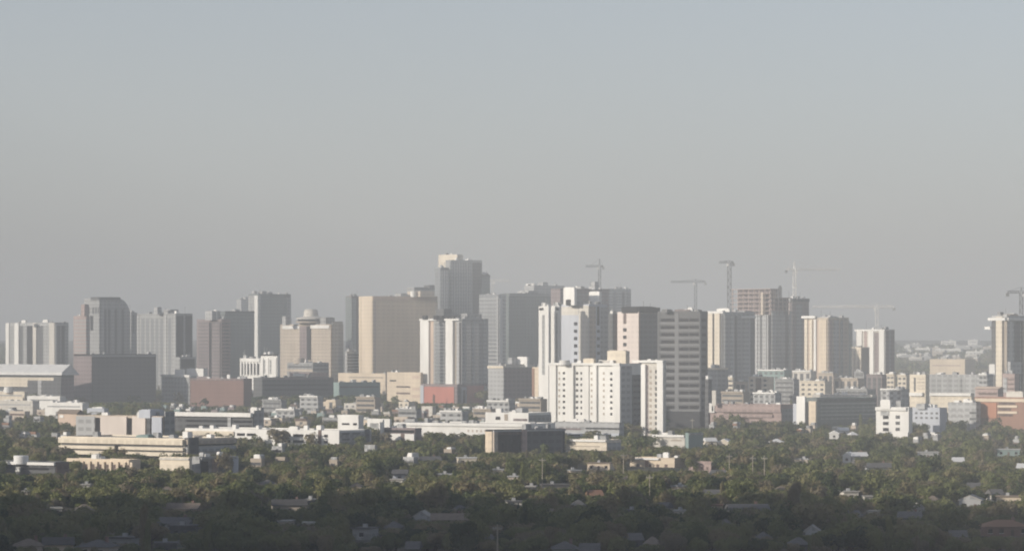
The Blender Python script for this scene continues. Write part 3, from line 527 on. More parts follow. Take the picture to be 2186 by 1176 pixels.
# far white roofs right, on the rising ground
def farZ(y,h):
    Z=4500.
    while Z<9600 and HY+F*(H-zg(Z)-h)/Z>y: Z+=20
    return Z
FW=[(1915,1950,746,WHITE,'long white warehouse roof far off right of the white pink-striped tower'),(1953,1990,743,WHITE,'second long white warehouse roof far off on the right'),
  (2008,2046,728,WHITE,'faint white block farthest off near the horizon on the right'),(2066,2092,726,WHITE,'faint white sliver on the horizon left of the striped edge tower'),(2040,2102,737,LGREY,'pale grey far roof left of the striped edge tower'),
  (1925,1962,757,LGREY,'grey far block under the long white warehouse roof'),(2062,2102,750,WHITE,'white far block beside the striped edge tower'),(1996,2056,745,WHITE,'white far roof above the peach flat-topped block'),
  (1968,1992,760,LGREY,'small grey far block left of the peach flat-topped block'),(1938,1972,735,LGREY,'faintest grey far roof above the two long white warehouses')]
rf=random.Random(12)
FW+=[(xx,xx+rf.uniform(14,34),rf.uniform(738,766),rf.choice((LGREY,OFFW,WHITE,SAND)),None) for xx in (1914,1930,1948,1962,1984,2000,2016,2030,2046,2060,2076,2088,2006,1940,2098,1990)]
for x0,x1,y,w,l in FW:
    Z=farZ(y,11); b=Bd('warehouse',l or 'small faint pale block among the far white roofs on the rising ground',x0,x1-5,x1,y,Z,w,a=62,maxA=200,vis=y+4.5,roof=WROOF,parapet=.5,z0=zg(Z)-3,group=None if l else 'far pale blocks on the rising ground'); b.add('A',x0+3,x1-8,y+3,y+5,GREY,.2,'window'); b.units(3,WHITE); b.done()
# low roofs at left, mid distance
for (x0,xc,x1,y,Z,w,vis,l) in [(-30,52,60,838,3000,CREAM,850,'cream low shed with a round white tank, left edge below the arena'),(58,128,140,848,2900,WHITE,860,'long low white shed below the dark end of the arena'),
  (-10,70,84,858,2760,OFFW,870,'off-white shed row in front of the cream shed at the left edge'),(96,176,190,862,2700,WHITE,868,'thin white roof just in front of the dark cube'),(186,222,232,874,2600,PALE,880,'small pale flat roof left of the slotted concrete block')]:
    b=Bd('low_shed',l,x0,xc,x1,y,Z,w,a=55,vis=vis,roof=WROOF); b.bands('A',x0+5,xc-5,(y+6,),3,GREY)
    if 'tank' in l: b.vol('tank',8,26,826,838,WHITE,.2,shape='round')
    b.units(4,WHITE,1.4); b.done()
b=Bd('house_block','tan hip-roofed hall among trees left of the slotted concrete block',124,164,176,886,2300,TAN,vis=893,a=45)
MB().prism([(-1,b.h+.9),(b.LB+1,b.h+.9),(b.LB*.5,zat(874,b.Z))],-1,b.LA+1).build('gable_roof',TSHING,b.root); b.add('A',128,136,886,892,WHITE,.3,'panel'); b.done()

# ------------------------------------------------------------------ low hazy blocks that nothing tells apart
def clear(X,Z,w,d):
    P=[(X-w,Z-w*.6),(X+w*.5,Z-w*.6),(X+w*.8,Z+d),(X-w*.6,Z+d),(X,Z)]
    for q in FOOT:
        if q[:,0].min()-3>X+w or q[:,0].max()+3<X-w or q[:,1].min()-3>Z+d or q[:,1].max()+3<Z-w: continue
        c=q.mean(0); r=q-c
        for p in P+[tuple(c)]:
            ok=True
            if p==tuple(c):
                if abs(c[0]-X)<w and Z-w*.5<c[1]<Z+d: return False
                continue
            for a,b in zip(q,np.roll(q,-1,0)):
                if (b[0]-a[0])*(p[1]-a[1])-(b[1]-a[1])*(p[0]-a[0])<-3*math.hypot(*(b-a)): ok=False; break
            if ok: return False
    return True
def blocked(px0,px1,ytop,Z):
    for k0,k1,v,kz in KEEP:
        if kz>Z and px1>k0 and px0<k1 and ytop<v: return True
    return False
def scatter(n,xr,yr,lab,grp,mats,wr,Zr,cat='building'):
    made=0; tries=0
    while made<n and tries<n*90:
        tries+=1
        y=rnd.uniform(*yr); px=rnd.uniform(*xr); Z=rnd.uniform(*Zr); hb=zat(y,Z)
        wpx=rnd.uniform(*wr)
        if not 3.2<hb<min(36,wpx*Z/F*.95): continue
        X=xat(px,Z); wm=wpx*Z/F
        if not clear(X,Z,wm*.6,wm*.9) or blocked(px-wpx/2,px+wpx/2,y-1.5,Z): continue
        f=rnd.uniform(.6,.85); m=rnd.choice(mats); xa,xb=px-wpx/2,px-wpx/2+wpx*f; k=F/Z
        b=Bd('low_building',lab,xa,xb,px+wpx/2,y,Z,m,a=rnd.choice((40,48,55)),vis=y+min(13,hb*k*.5),group=grp,roof=rnd.choice((BEIGE,GRAVEL,GRAVEL)),parapet=.6)
        dm=rnd.choice((CHAR,DGREY,DGREY,BROWN)); nf=max(1,int(hb/3.6)); st=rnd.random(); nw=max(1,int(wm*f/4))
        for i in range(min(nf,7)):
            yy=y+(1.9+i*3.5)*k
            if st<.35: b.add('A',xa+1,xb-1,yy-.7*k,yy+.6*k,dm,.08,'window')
            elif st<.75:
                for j in range(nw): xx=xa+(j+.5)*(xb-xa)/nw; b.add('A',xx-.8*k,xx+.8*k,yy-.8*k,yy+.8*k,dm,.08,'window')
        if st>=.75:
            for j in range(max(1,nw//2)): xx=xa+(j+.5)*(xb-xa)/max(1,nw//2); b.add('A',xx-1.2*k,xx+1.2*k,y+1.5*k,y+(hb-1)*k,dm,.1,'window_strip')
        if rnd.random()<.3: b.add('A',xa,xb,y-1*k,y+.4*k,rnd.choice((WHITE,BROWN,ORANGE,OFFW)),.8,'cornice')
        if rnd.random()<.7: b.units(rnd.randint(1,4),None,1.6)
        b.done(); made+=1
    print('scatter',grp,made)
MID=[(1555,1567,807,826,2950,CREAM,'small cream block just right of the rounded grey base block'),
(1570,1597,816,838,2800,SAND,'sand low block in trees below the cream and grey tower'),
(1598,1652,806,838,2880,CREAM,'wide cream mid-rise with a brown middle below the unfinished tower'),
(1618,1690,791,806,3070,TEAL,'long teal-grey mid-rise with a thin white roof line under the unfinished tower'),
(1692,1742,793,811,3060,OFFW,'white-framed mid-rise under the dark mauve-grey tower'),
(1654,1706,811,838,2930,GREY,'grey mid-rise half sunk in trees between cream ones below the unfinished tower'),
(1746,1788,798,812,3040,SAND,'sand mid-rise with a stepped roof at the foot of the tan ribbed tower'),
(1708,1776,815,836,2860,CREAM,'cream mid-rise row with dark bays below the tan ribbed tower'),
(1780,1846,809,832,2900,SAND,'sand mid-rise row with dark bays below the slim cream tower'),
(1824,1850,795,808,3060,GREY,'small grey block at the foot of the slim cream tower'),
(1850,1892,801,828,2960,MAUVE,'mauve mid-rise with a fine window grid below the white pink-striped tower'),
(1893,1913,800,828,2940,CREAM,'left of two narrow cream blocks below the white pink-striped tower'),
(1916,1940,802,828,2930,CREAM,'right of two narrow cream blocks below the white pink-striped tower'),
(1540,1600,838,852,2700,BEIGE,'low beige roof in trees behind the pinkish low office'),
(1608,1668,840,852,2680,LGREY,'low pale grey roof in trees behind the pinkish low office'),
(1786,1870,832,840,2780,GREY,'long thin grey roof behind the flat white roof band'),
(1880,1940,832,850,2600,LGREY,'pale grey slab roof above the small white apartment building'),
(2090,2112,800,822,2800,LGREY,'pale block at the right end of the long grey office row'),
(1040,1100,850,872,2700,LGREY,'pale grey low block below the grey and brown block'),
(1108,1168,846,866,2750,BEIGE,'beige low roof left of the bright white apartment block'),
(560,612,848,866,2820,GREY,'grey low block in trees right of the red brick building'),
(640,690,840,862,2900,LGREY,'pale grey low block in trees below the slate-roofed building'),
(760,812,842,866,2860,BEIGE,'beige low block in trees left of the peach low annex'),
(590,640,868,884,2600,LGREY,'long pale low block in front of the grey one right of the red brick'),
(850,900,868,884,2560,GREY,'grey low block left of the red podium base'),
(940,1000,872,890,2480,LGREY,'pale low block directly below the red podium'),
(1010,1060,868,884,2560,BEIGE,'beige low block right below the brown podium')]
for x0,x1,y,v,Z,m,l in MID:
    if x1<1200: y+=7; v+=5
    w=x1-x0; xc=x0+w*.78; k=F/Z; b=Bd('mid_rise',l,x0,xc,x1,y,Z,m,a=52,vis=v,roof=BEIGE,parapet=.6)
    n=max(2,int(w*Z/F/5)); nf=max(1,min(7,int(b.h/3.7)))
    if m in (CREAM,TEAL,LGREY):
        for i in range(nf):
            for j in range(n): xx=x0+(j+.5)*(xc-x0)/n; yy=y+(2.2+i*3.6)*k; b.add('A',xx-1.1*k,xx+1.1*k,yy-.8*k,yy+.8*k,DGREY,.08,'window')
    elif m in (SAND,OFFW,MAUVE):
        for j in range(n): xx=x0+(j+.5)*(xc-x0)/n; b.add('A',xx-1.3*k,xx+1.3*k,y+1.6*k,y+(b.h-1)*k,DGREY,.1,'window_strip')
    else:
        for i in range(nf): yy=y+(2.2+i*3.6)*k; b.add('A',x0+2,xc-2,yy-.8*k,yy+.8*k,DGREY,.08,'window')
    if 'brown middle' in l: b.add('A',x0+w*.3,x0+w*.5,y-.5*k,y+30*k,BROWN,.4,'wall_panel')
    b.add('A',x0,xc,y-.9*k,y+.2*k,WHITE if m in(TEAL,OFFW,LGREY) else m,.9,'cornice'); b.units(3+int(w/20),None,1.8); b.done()
PALS=[SAND,LGREY,GREY,BEIGE,PINK,MAUVE,CREAM,TAN,GREY,LGREY]
scatter(110,(1535,2150),(786,856),'small hazy low-rise block among trees below the cranes, right of the banded tower','hazy low-rise blocks right of the banded tower',PALS,(12,34),(2350,3080))
scatter(26,(545,905),(824,885),'small hazy low-rise block among trees below the cream hotel and tan slab','hazy low-rise blocks below the tan slab',[LGREY,GREY,TEAL,BEIGE,MAUVE,SAND],(7,22),(2450,3000))
scatter(20,(905,1175),(865,905),'small low-rise block among trees in front of the red podium','low-rise blocks in front of the red podium',[LGREY,GREY,BEIGE,TEAL,SAND],(8,24),(2300,3150))
scatter(12,(335,540),(862,884),'small grey block in front of the red brick building','grey blocks in front of the red brick building',[GREY,BEIGE,TEAL,MAUVE],(7,18),(2700,3150))
scatter(9,(1950,2186),(900,950),'small pale building showing through the trees below the red brick office','pale buildings in the trees below the brick office',[LGREY,BEIGE,GREY],(8,16),(1800,2400))
scatter(7,(1515,1870),(900,940),'small pale building showing through the trees below the pinkish low office','pale buildings in the trees below the pinkish office',[SAND,BEIGE,LGREY],(8,16),(1800,2400))
scatter(10,(0,165),(890,960),'small pale building in the hazy trees left of the slotted concrete block','pale buildings in the trees at the left edge',[LGREY,BEIGE,GREY],(14,24),(2000,2600))
scatter(7,(510,1040),(950,985),'small pale building in the trees below the long white garage','pale buildings in the trees below the white garage',[SAND,LGREY,BEIGE],(22,34),(1600,1900))

scatter(22,(545,1170),(846,900),'long low flat-roofed building half sunk in trees behind the long white garage and hall','long flat roofs behind the white garage',[LGREY,SAND,OFFW,GREY,PEACH,CREAM],(26,52),(2330,3150))
scatter(22,(1540,2186),(806,862),'long low tan or grey building in the band right of the banded tower','long low buildings right of the banded tower',[SAND,TAN,LGREY,PINK,CREAM,GREY],(30,60),(2560,3080))
scatter(10,(20,160),(846,885),'long low pale shed roof in the hazy trees at the far left','long shed roofs at the far left',[OFFW,LGREY,SAND],(26,46),(2300,3100))

# ------------------------------------------------------------------ cranes
crane('grey crane with a short left arm above the blue-grey glass tower',1280,0,618,1250,1288,571,3870,STEELD,8)
crane('pale crane with a long left arm behind the grey banded tower',1485,0,720,1432,1506,604,4000,STEELD,-6,ground=True,apex=4)
crane('thick grey crane with a stubby left arm, tallest beside the unfinished tower',1557,0,720,1535,1566,563,3400,STEELD,5,ground=True,apex=3,w=3.2)
crane('grey-masted crane with a long pale right arm above the unfinished tower',1696,0,640,1678,1795,578,3440,STEELW,7,apex=9)
crane('crane with a very long level arm over the white pink-striped tower',1872,0,705,1735,1908,658,3310,STEELW,-4,apex=4)
crane('crane cut off by the right edge above the cream and dark striped tower',2180,0,672,2150,2215,627,2915,STEELD,6,apex=5)
crane('small crane with a long flat arm just right of the tallest tower',1052,0,720,1030,1090,602,4120,STEELW,-5,ground=True,apex=3)
t=MB().box(-1.6,1.6,-1.6,1.6,0,12).box(-1,1,-1,1,12,zat(609,3440)-zat(640,3440)).build('hoist_mast',STEELD); t.location=(xat(1667,3440),3450,zat(640,3440)); tag(t,'short grey hoist mast between the two cranes on the unfinished tower','mast')
# ================================================================== houses in the near canopy
def house(px0,px1,ytop,ybot,wall,roof,kind,label,turn=0,d=9,hh=None,name='house'):
    h=hh or {'flat':3.6,'gable':5.0,'hip':4.8,'front':5.2,'shed':3.2}[kind]
    Z=F*(H-h)/(ytop-HY); w=max(3.2,(px1-px0)*Z/F); X=xat((px0+px1)/2,Z+d*.2)
    KEEP.append((px0,px1,ybot,Z-1)); a=R(turn); ca,sa=math.cos(a),math.sin(a)
    t=empty(name,(X,Z,0),a); tag(t,label,'house' if name=='house' else name.replace('_',' '))
    e=h-(1.9 if kind in('gable','hip','front') else .35); W=w/2
    P=lambda x,y:(X+x*ca-y*sa,Z+x*sa+y*ca); foot([P(-W-1,-1),P(W+1,-1),P(W+1,d+1),P(-W-1,d+1)])
    MB().box(-W,W,0,d,0,e).build('wall',wall,t)
    if kind=='flat' or kind=='shed': MB().box(-W-.4,W+.4,-.5,d+.4,e,e+.3).box(-W-.4,W+.4,-.5,-.2,e+.3,e+.5).build('roof',roof,t)
    elif kind=='gable': MB().prism([(-.7,e-.1),(d+.7,e-.1),(d+.7,e+.08),(d/2,h),(-.7,e+.08)],-W-.5,W+.5,'x').build('roof',roof,t)
    elif kind=='front':
        MB().prism([(-W-.6,e),(W+.6,e),(W+.6,e+.15),(0,h),(-W-.6,e+.15)],.25,d+.4,'y').build('roof',roof,t)
        MB().prism([(-W,e-.3),(W,e-.3),(0,h-.3)],-.05,.24,'y').build('gable_wall',wall,t)
    else:
        mb=MB(); r=max(.3,W-d/2+.2); mb.v=[(-W-.6,-.6,e),(W+.6,-.6,e),(W+.6,d+.6,e),(-W-.6,d+.6,e),(-r,d/2,h),(r,d/2,h)]
        mb.f=[(0,1,5,4),(1,2,5),(2,3,4,5),(3,0,4),(3,2,1,0)]; mb.build('roof',roof,t)
    n=max(1,int(w/3.2)); dr=n//2
    for i in range(n):
        x=-W+(i+.5)*w/n
        if i==dr and n>1:
            o=MB().box(x-.5,x+.5,-.06,.05,.02,min(2.1,e-.3)).build('door',BROWN,t)
        else:
            o=MB().box(x-.65,x+.65,-.07,.05,.95,min(2.2,e-.3)).build('window',DARKG,t); MB().box(x-.75,x+.75,-.16,.04,.83,.93).build('sill',WHITE,o)
    if kind in('gable','hip') and w>6: MB().box(W*.4,W*.4+.8,d*.55,d*.55+.8,e+.2,h+.7).build('chimney',BRICK,t)
    if kind=='flat': MB().box(-W*.3,-W*.3+1.3,d*.5,d*.5+1.2,e+.3,e+1.3).build('rooftop_unit',LGREY,t)
    return t
HS=[(335,405,1104,1115,GREY,SHING,'gable','grey-roofed house with a long ridge low on the left, above a paler one'),
(362,418,1121,1137,LGREY,LGREY,'flat','pale flat-roofed house just below the long grey ridge, lower left'),
(332,378,1158,1168,LGREY,SHING,'flat','low dim flat house at the lower left near the bottom edge'),
(350,422,1074,1088,TAN,TSHING,'gable','tan gabled house in the trees left of centre, above the long grey ridge'),
(583,655,1066,1086,SAND,DSHING,'gable','sand-walled house with a dark roof ridge in the trees, lower left of centre'),
(550,582,1024,1032,LGREY,LGREY,'hip','pale hip roof in the trees below the long white garage'),
(30,92,1150,1166,SAND,TSHING,'hip','leftmost dim brown house of the row along the bottom left corner'),
(96,158,1147,1164,PEACH,DSHING,'gable','middle dim house with a dark roof in the bottom left row'),
(164,236,1152,1168,SAND,SHING,'hip','rightmost house with a grey hip roof in the bottom left row'),
(232,284,1146,1156,GREY,SHING,'flat','low grey flat roof beside the bottom left row of houses'),
(174,192,1033,1040,WHITE,WROOF,'flat','tiny white flat roof in the trees under the peach arcade'),
(48,62,1048,1054,OFFW,WROOF,'flat','tiny off-white roof in the trees at far left under the arched porch building'),
(116,130,1083,1090,WHITE,WROOF,'shed','tiny white shed deep in the dark trees at left'),
(645,668,1065,1072,LGREY,WROOF,'flat','small pale flat roof touching the right end of the sand-walled house'),
(600,613,1111,1118,SAND,WROOF,'shed','small dim shed in dark trees below the sand-walled house'),
(653,665,1115,1121,OFFW,WROOF,'shed','small off-white shed right of the dim shed in dark trees'),
(838,868,1002,1018,PALE,SHING,'gable','pale blue-grey gabled house in the trees left of centre'),
(834,860,1022,1031,WHITE,WROOF,'shed','two-tone white shed just below the pale blue-grey gabled house'),
(742,772,1031,1042,OFFW,TSHING,'hip','off-white house with a tan hip roof left of the pale blue-grey gabled house'),
(978,1018,976,987,CREAM,WROOF,'flat','cream flat house in the trees left of the dark glass office'),
(898,942,974,983,WHITE,SHING,'gable','white cottage with a grey roof below the round trees of the white hall'),
(884,912,1090,1110,OFFW,OFFW,'front','pale gable-fronted house among dark trees, lower centre'),
(922,1000,1096,1108,BROWN,TSHING,'gable','wide brown-roofed house right of the pale gable-fronted house'),
(822,848,1113,1126,LGREY,SHING,'hip','grey hip-roofed house below left of the pale gable-fronted house'),
(752,792,1126,1160,GREY,SHING,'flat','dim grey flat house low down, left of the grey hip-roofed house'),
(868,892,1156,1166,LGREY,SHING,'gable','dim gabled house near the bottom edge below the pale gable-fronted house'),
(1084,1116,1069,1079,WHITE,LGREY,'flat','bright flat house with dark trees behind it, centre of the canopy'),
(962,990,1078,1086,LGREY,SHING,'hip','small grey hip roof left of the bright flat house'),
(1122,1142,1037,1044,LGREY,WROOF,'flat','little pale flat roof above the bright flat house'),
(1156,1214,1033,1040,LGREY,LGREY,'flat','long thin pale roof in the trees right of centre'),
(1253,1302,987,1004,PEACH,TSHING,'flat','tan flat house left of the long peach house with a white roof'),
(1262,1287,1046,1060,PEACH,ORANGE,'gable','peach gabled cottage below the tan flat house'),
(1220,1248,1067,1078,LGREY,LGREY,'hip','pale hip-roofed house below left of the peach gabled cottage'),
(1037,1054,1139,1148,LGREY,SHING,'hip','tiny dim hip roof near the bottom, centre'),
(1182,1232,1156,1170,GREY,SHING,'hip','dim grey house at the bottom edge, right of centre'),
(1238,1276,1160,1171,SAND,SHING,'gable','dim sand house beside the dim grey house at the bottom edge'),
(1342,1372,1138,1147,LGREY,SHING,'gable','small dim gabled house low right of centre'),
(1376,1406,1146,1157,PEACH,TSHING,'hip','dim peach house just right of the small dim gabled house'),
(1440,1458,1089,1097,WHITE,WROOF,'flat','bright narrow flat roof against dark trees right of centre'),
(1338,1352,1088,1095,LGREY,SHING,'flat','small grey flat roof left of the bright narrow flat roof'),
(1508,1530,934,948,CREAM,WROOF,'gable','cream gabled house, left one of two beside the grey-green box'),
(1532,1557,936,950,CREAM,WROOF,'front','cream gable-fronted house, right one of two beside the grey-green box'),
(1642,1672,936,944,OFFW,WROOF,'hip','off-white hip-roofed house below the pinkish low office'),
(1798,1816,964,990,WHITE,WROOF,'front','tall bright white gable end below the small white apartment building'),
(1818,1852,965,975,OFFW,WROOF,'gable','off-white gabled roof touching the tall bright white gable end'),
(1770,1790,918,936,WHITE,WROOF,'front','bright white house with an arched look, first left of the white canopy'),
(1792,1812,912,926,WHITE,WROOF,'gable','bright white gabled house just right of the arched-look one'),
(1816,1830,921,930,OFFW,WROOF,'hip','small off-white hip roof, third in the bright row left of the white canopy'),
(1958,2002,964,974,LGREY,LGREY,'flat','long pale flat roof in the trees at right'),
(2128,2176,958,974,TEAL,LGREY,'flat','grey-green flat building among trees near the right edge'),
(2034,2056,976,988,LGREY,WROOF,'gable','small pale gabled house left of the grey-green flat building'),
(2170,2190,989,1000,WHITE,WROOF,'gable','white gabled house cut by the right edge below the grey-green flat building'),
(2176,2200,898,916,WHITE,WROOF,'front','bright white rounded house cut by the right edge below the brick office'),
(1850,1902,988,1002,GREY,SHING,'gable','grey gabled house right of the off-white gabled roof'),
(2046,2092,1056,1080,WHITE,WROOF,'front','pale gable-fronted house among dark trees near the bottom, right'),
(2126,2178,1058,1070,PEACH,TSHING,'flat','long peach flat roof right of the pale gable-fronted house'),
(1520,1538,1077,1086,PEACH,ORANGE,'shed','small peach shed in the trees, right of centre'),
(1558,1642,1076,1087,GREY,LGREY,'gable','long grey gabled roof right of the small peach shed'),
(1718,1746,1121,1139,WHITE,WROOF,'front','pale triangular gable end alone in black trees, lower right'),
(1690,1726,1147,1156,LGREY,SHING,'hip','dim grey hip roof under the pale triangular gable end'),
(1612,1634,1136,1145,GREY,SHING,'hip','small dim hip roof left of the pale triangular gable end'),
(1916,1962,1092,1106,LGREY,SHING,'gable','pale grey gabled house left of the pale gable-fronted house'),
(1955,1972,1074,1090,GREY,LGREY,'front','small grey gable end just above the pale grey gabled house'),
(1856,1868,1090,1099,WHITE,WROOF,'shed','tiny white shed between dark crowns, lower right'),
(2030,2062,1132,1144,LGREY,SHING,'gable','dim grey gabled house below the pale grey gabled house, right'),
(2100,2196,1110,1146,BRICK,ORANGE,'hip','orange-brown hip-roofed house at the bottom right edge'),
(1800,1832,1048,1057,WHITE,WROOF,'flat','pair of white roof ends in the trees, right'),
(1849,1861,1058,1066,WHITE,WROOF,'shed','tiny bright shed right of the pair of white roof ends'),
(1545,1560,1108,1116,LGREY,SHING,'hip','tiny grey roof in dark trees below the long grey gabled roof')]
MUTE={id(WHITE):OFFW,id(WROOF):GRAVEL,id(OFFW):SAND,id(LGREY):SHING}  # swaps put part of the near houses' shade into darker materials
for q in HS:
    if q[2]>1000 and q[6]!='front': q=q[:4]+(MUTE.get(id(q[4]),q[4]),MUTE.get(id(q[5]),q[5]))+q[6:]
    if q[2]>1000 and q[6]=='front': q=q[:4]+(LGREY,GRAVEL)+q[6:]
    house(*q[:7],label=q[7],turn=rnd.uniform(-16,10))
for kd,w_,r_,lb,gp in (('gable',OFFW,SHING,'small grey-roofed cottage showing between crowns in the mid canopy','grey-roofed cottages in the canopy'),('flat',SAND,LGREY,'small flat pale roof showing between crowns in the mid canopy','flat pale roofs in the canopy'),('hip',PEACH,TSHING,'small tan-roofed cottage showing between crowns in the mid canopy','tan-roofed cottages in the canopy')):
    n=0
    for _ in range(400):
        if n>=6: break
        y=rnd.uniform(975,1105); x=rnd.uniform(10,2170); Z=F*55/(y-HY); wp=rnd.uniform(18,34)
        if not clear(xat(x,Z),Z,9,14) or blocked(x-wp/2,x+wp/2,y-1,Z) or any(k[0]<x+wp and k[1]>x-wp and abs(k[2]-y)<22 for k in KEEP): continue
        house(x-wp/2,x+wp/2,y,y+rnd.uniform(4,9),w_,r_,kd,lb,rnd.uniform(-25,15))['group']=gp; n+=1
b=Bd('house','long peach two-storey house with a white roof, in the trees right of centre',1345,1440,1462,981,1730,PEACH,vis=1006,a=60,roof=WROOF,cat='house'); b.add('A',1350,1408,978,982,WHITE,1,'eaves')
for x in (1362,1388,1404,1422): b.add('A',x-3,x+3,991,998,BROWN,.1,'window')
b.add('A',1378,1384,984,1008,ORANGE,.4,'pier'); b.units(3); b.done()
b=Bd('house','peach house wall with a brown roof right of the long peach two-storey house',1470,1518,1540,990,1660,PINK,vis=1004,a=55,roof=TSHING,cat='house'); b.grid('A',(1482,1498,1510),(999,),5,5,BROWN); b.done()

# ------------------------------------------------------------------ poles
def pole(px,y0,y1,label,m=WOOD,w=.36):
    h=13.; Z=F*(H-h)/(y0-HY); KEEP.append((px-2,px+2,y1,Z-1))
    t=empty('utility_pole',(xat(px,Z),Z,0),R(rnd.uniform(-20,20))); tag(t,label,'pole','poles standing above the canopy')
    MB().lathe([(w*.62,0),(w*.5,h*.5),(w*.4,h)],0,0,10).build('post',m,t)
    MB().box(-1.2,1.2,-.12,.12,h-1.3,h-1.05).build('crossarm',m,t)
    q=MB()
    for x in (-1.,-.4,.4,1.): q.lathe([(.1,h-1.05),(.14,h-.9),(.07,h-.75)],x,0,8)
    q.build('insulator',LGREY,t)
for px,y0,y1,l in [(1158,976,1008,'pale pole standing in the trees below the dark glass office'),(1331,966,1003,'pale pole between the tan flat house and the long peach house'),(1557,968,1000,'pale pole in the trees right of the long peach house, leftmost of three'),
 (1607,972,1010,'grey pole second from left among three right of the long peach house'),(1632,972,1005,'grey pole third from left among three right of the long peach house'),
 (1387,1012,1034,'pole below the long peach two-storey house'),(1062,1118,1150,'dim pole near the bottom centre'),(690,880,905,'pole in the grey haze above the long white garage'),(1478,893,915,'pale pole in front of the base of the banded tower')]: pole(px,y0,y1,l)
# ================================================================== trees
# ground, roads
me=bpy.data.meshes.new('ground'); me.from_pydata([(-12000,-880,0),(12000,-880,0),(12000,33000,0),(-12000,33000,0)],[],[(0,1,2,3)])
gm=bpy.data.materials.new('dry_ground'); gm.use_nodes=True; nt=gm.node_tree; bs=nt.nodes['Principled BSDF']; bs.inputs['Roughness'].default_value=.95; bs.inputs['Specular IOR Level'].default_value=.1
tc=nt.nodes.new('ShaderNodeTexCoord'); n1=nt.nodes.new('ShaderNodeTexNoise'); n1.inputs['Scale'].default_value=.03; n1.inputs['Detail'].default_value=8; nt.links.new(tc.outputs['Object'],n1.inputs['Vector'])
cr=nt.nodes.new('ShaderNodeValToRGB'); e=cr.color_ramp.elements; e[0].position=.35; e[0].color=(.05,.06,.03,1); e[1].position=.68; e[1].color=(.24,.2,.15,1)
x=cr.color_ramp.elements.new(.52); x.color=(.12,.11,.085,1)
nt.links.new(n1.outputs['Fac'],cr.inputs[0]); nt.links.new(cr.outputs[0],bs.inputs['Base Color']); me.materials.append(gm)
ys=[4300+200*i for i in range(45)]; V=[]; Fc=[]; hr=random.Random(4)
for yy in ys:
    for i in range(41): V.append((-3000+150*i,yy,zg(yy)+(hr.uniform(-1.2,1.2)-.3 if zg(yy)>0 else -.5)))
for a in range(len(ys)-1):
    for i in range(40): k=a*41+i; Fc.append((k,k+1,k+42,k+41))
hme=bpy.data.meshes.new('rising_ground'); hme.from_pydata(V,[],Fc); hme.materials.append(gm); o=bpy.data.objects.new('terrain',hme); COL.objects.link(o); o['kind']='structure'
g=bpy.data.objects.new('ground',me); COL.objects.link(g); g['kind']='structure'
asph=mat('asphalt',(.06,.06,.062),.9,0,.25,.4,False)
def road(x0,y0,x1,y1,w):
    d=Vector((x1-x0,y1-y0)).normalized(); p=Vector((-d.y,d.x))*w/2
    me=bpy.data.meshes.new('road'); me.from_pydata([(x0+p.x,y0+p.y,.02),(x0-p.x,y0-p.y,.02),(x1-p.x,y1-p.y,.02),(x1+p.x,y1+p.y,.02)],[],[(0,1,2,3)]); me.materials.append(asph)
    o=bpy.data.objects.new('road',me); COL.objects.link(o); o['kind']='structure'
    mb=MB(); L=(Vector((x1-x0,y1-y0))).length; k=0
    while k<L:
        c=Vector((x0,y0))+d*k; q=Vector((-d.y,d.x))*.12; e=c+d*4
        n=len(mb.v); mb.v+=[(c.x+q.x,c.y+q.y,.03),(c.x-q.x,c.y-q.y,.03),(e.x-q.x,e.y-q.y,.03),(e.x+q.x,e.y+q.y,.03)]; mb.f.append((n,n+1,n+2,n+3)); k+=12
    mb.build('lane_marking',WHITE,o)
    return (x0,y0,d.x,d.y,w/2+2)
ca,sa=math.cos(R(38)),math.sin(R(38))
ROADS=[road(-900,1250,900,1250+1800*math.tan(R(38)),11),road(-700,2350,1100,2350-1800*math.tan(R(20)),12)]
# leaf-clump crowns
nr=np.random.default_rng(5)
def leafmat(name,c1,c2,attr):
    m=bpy.data.materials.new(name); m.use_nodes=True; nt=m.node_tree; b=nt.nodes['Principled BSDF']; b.inputs['Roughness'].default_value=.75; b.inputs['Specular IOR Level'].default_value=.15
    if attr: a=nt.nodes.new('ShaderNodeAttribute'); a.attribute_name='tint'; f=a.outputs['Fac']
    else: a=nt.nodes.new('ShaderNodeObjectInfo'); f=a.outputs['Random']
    tc=nt.nodes.new('ShaderNodeTexCoord'); n=nt.nodes.new('ShaderNodeTexNoise'); n.inputs['Scale'].default_value=.9; n.inputs['Detail'].default_value=3; nt.links.new(tc.outputs['Object'],n.inputs['Vector'])
    ad=nt.nodes.new('ShaderNodeMath'); ad.operation='MULTIPLY_ADD'; nt.links.new(n.outputs['Fac'],ad.inputs[0]); ad.inputs[1].default_value=.5; 
    sb=nt.nodes.new('ShaderNodeMath'); sb.operation='SUBTRACT'; nt.links.new(f,sb.inputs[0]); sb.inputs[1].default_value=.25; nt.links.new(sb.outputs[0],ad.inputs[2])
    r=nt.nodes.new('ShaderNodeValToRGB'); e=r.color_ramp.elements; e[0].position=0; e[0].color=(*c1,1); e[1].position=1; e[1].color=(*c2,1)
    for p,c in ((.2,(.13,.15,.053)),(.5,(.205,.215,.083)),(.7,(.235,.225,.10)),(.85,(.26,.21,.12))):
        q=r.color_ramp.elements.new(p); q.color=(*c,1)
    nt.links.new(ad.outputs[0],r.inputs[0]); nt.links.new(r.outputs[0],b.inputs['Base Color'])
    tr=nt.nodes.new('ShaderNodeBsdfTranslucent'); ms=nt.nodes.new('ShaderNodeMixShader'); ms.inputs[0].default_value=.32; nt.links.new(r.outputs[0],tr.inputs['Color'])
    out=nt.nodes['Material Output']; nt.links.new(b.outputs[0],ms.inputs[1]); nt.links.new(tr.outputs[0],ms.inputs[2]); nt.links.new(ms.outputs[0],out.inputs['Surface']); return m
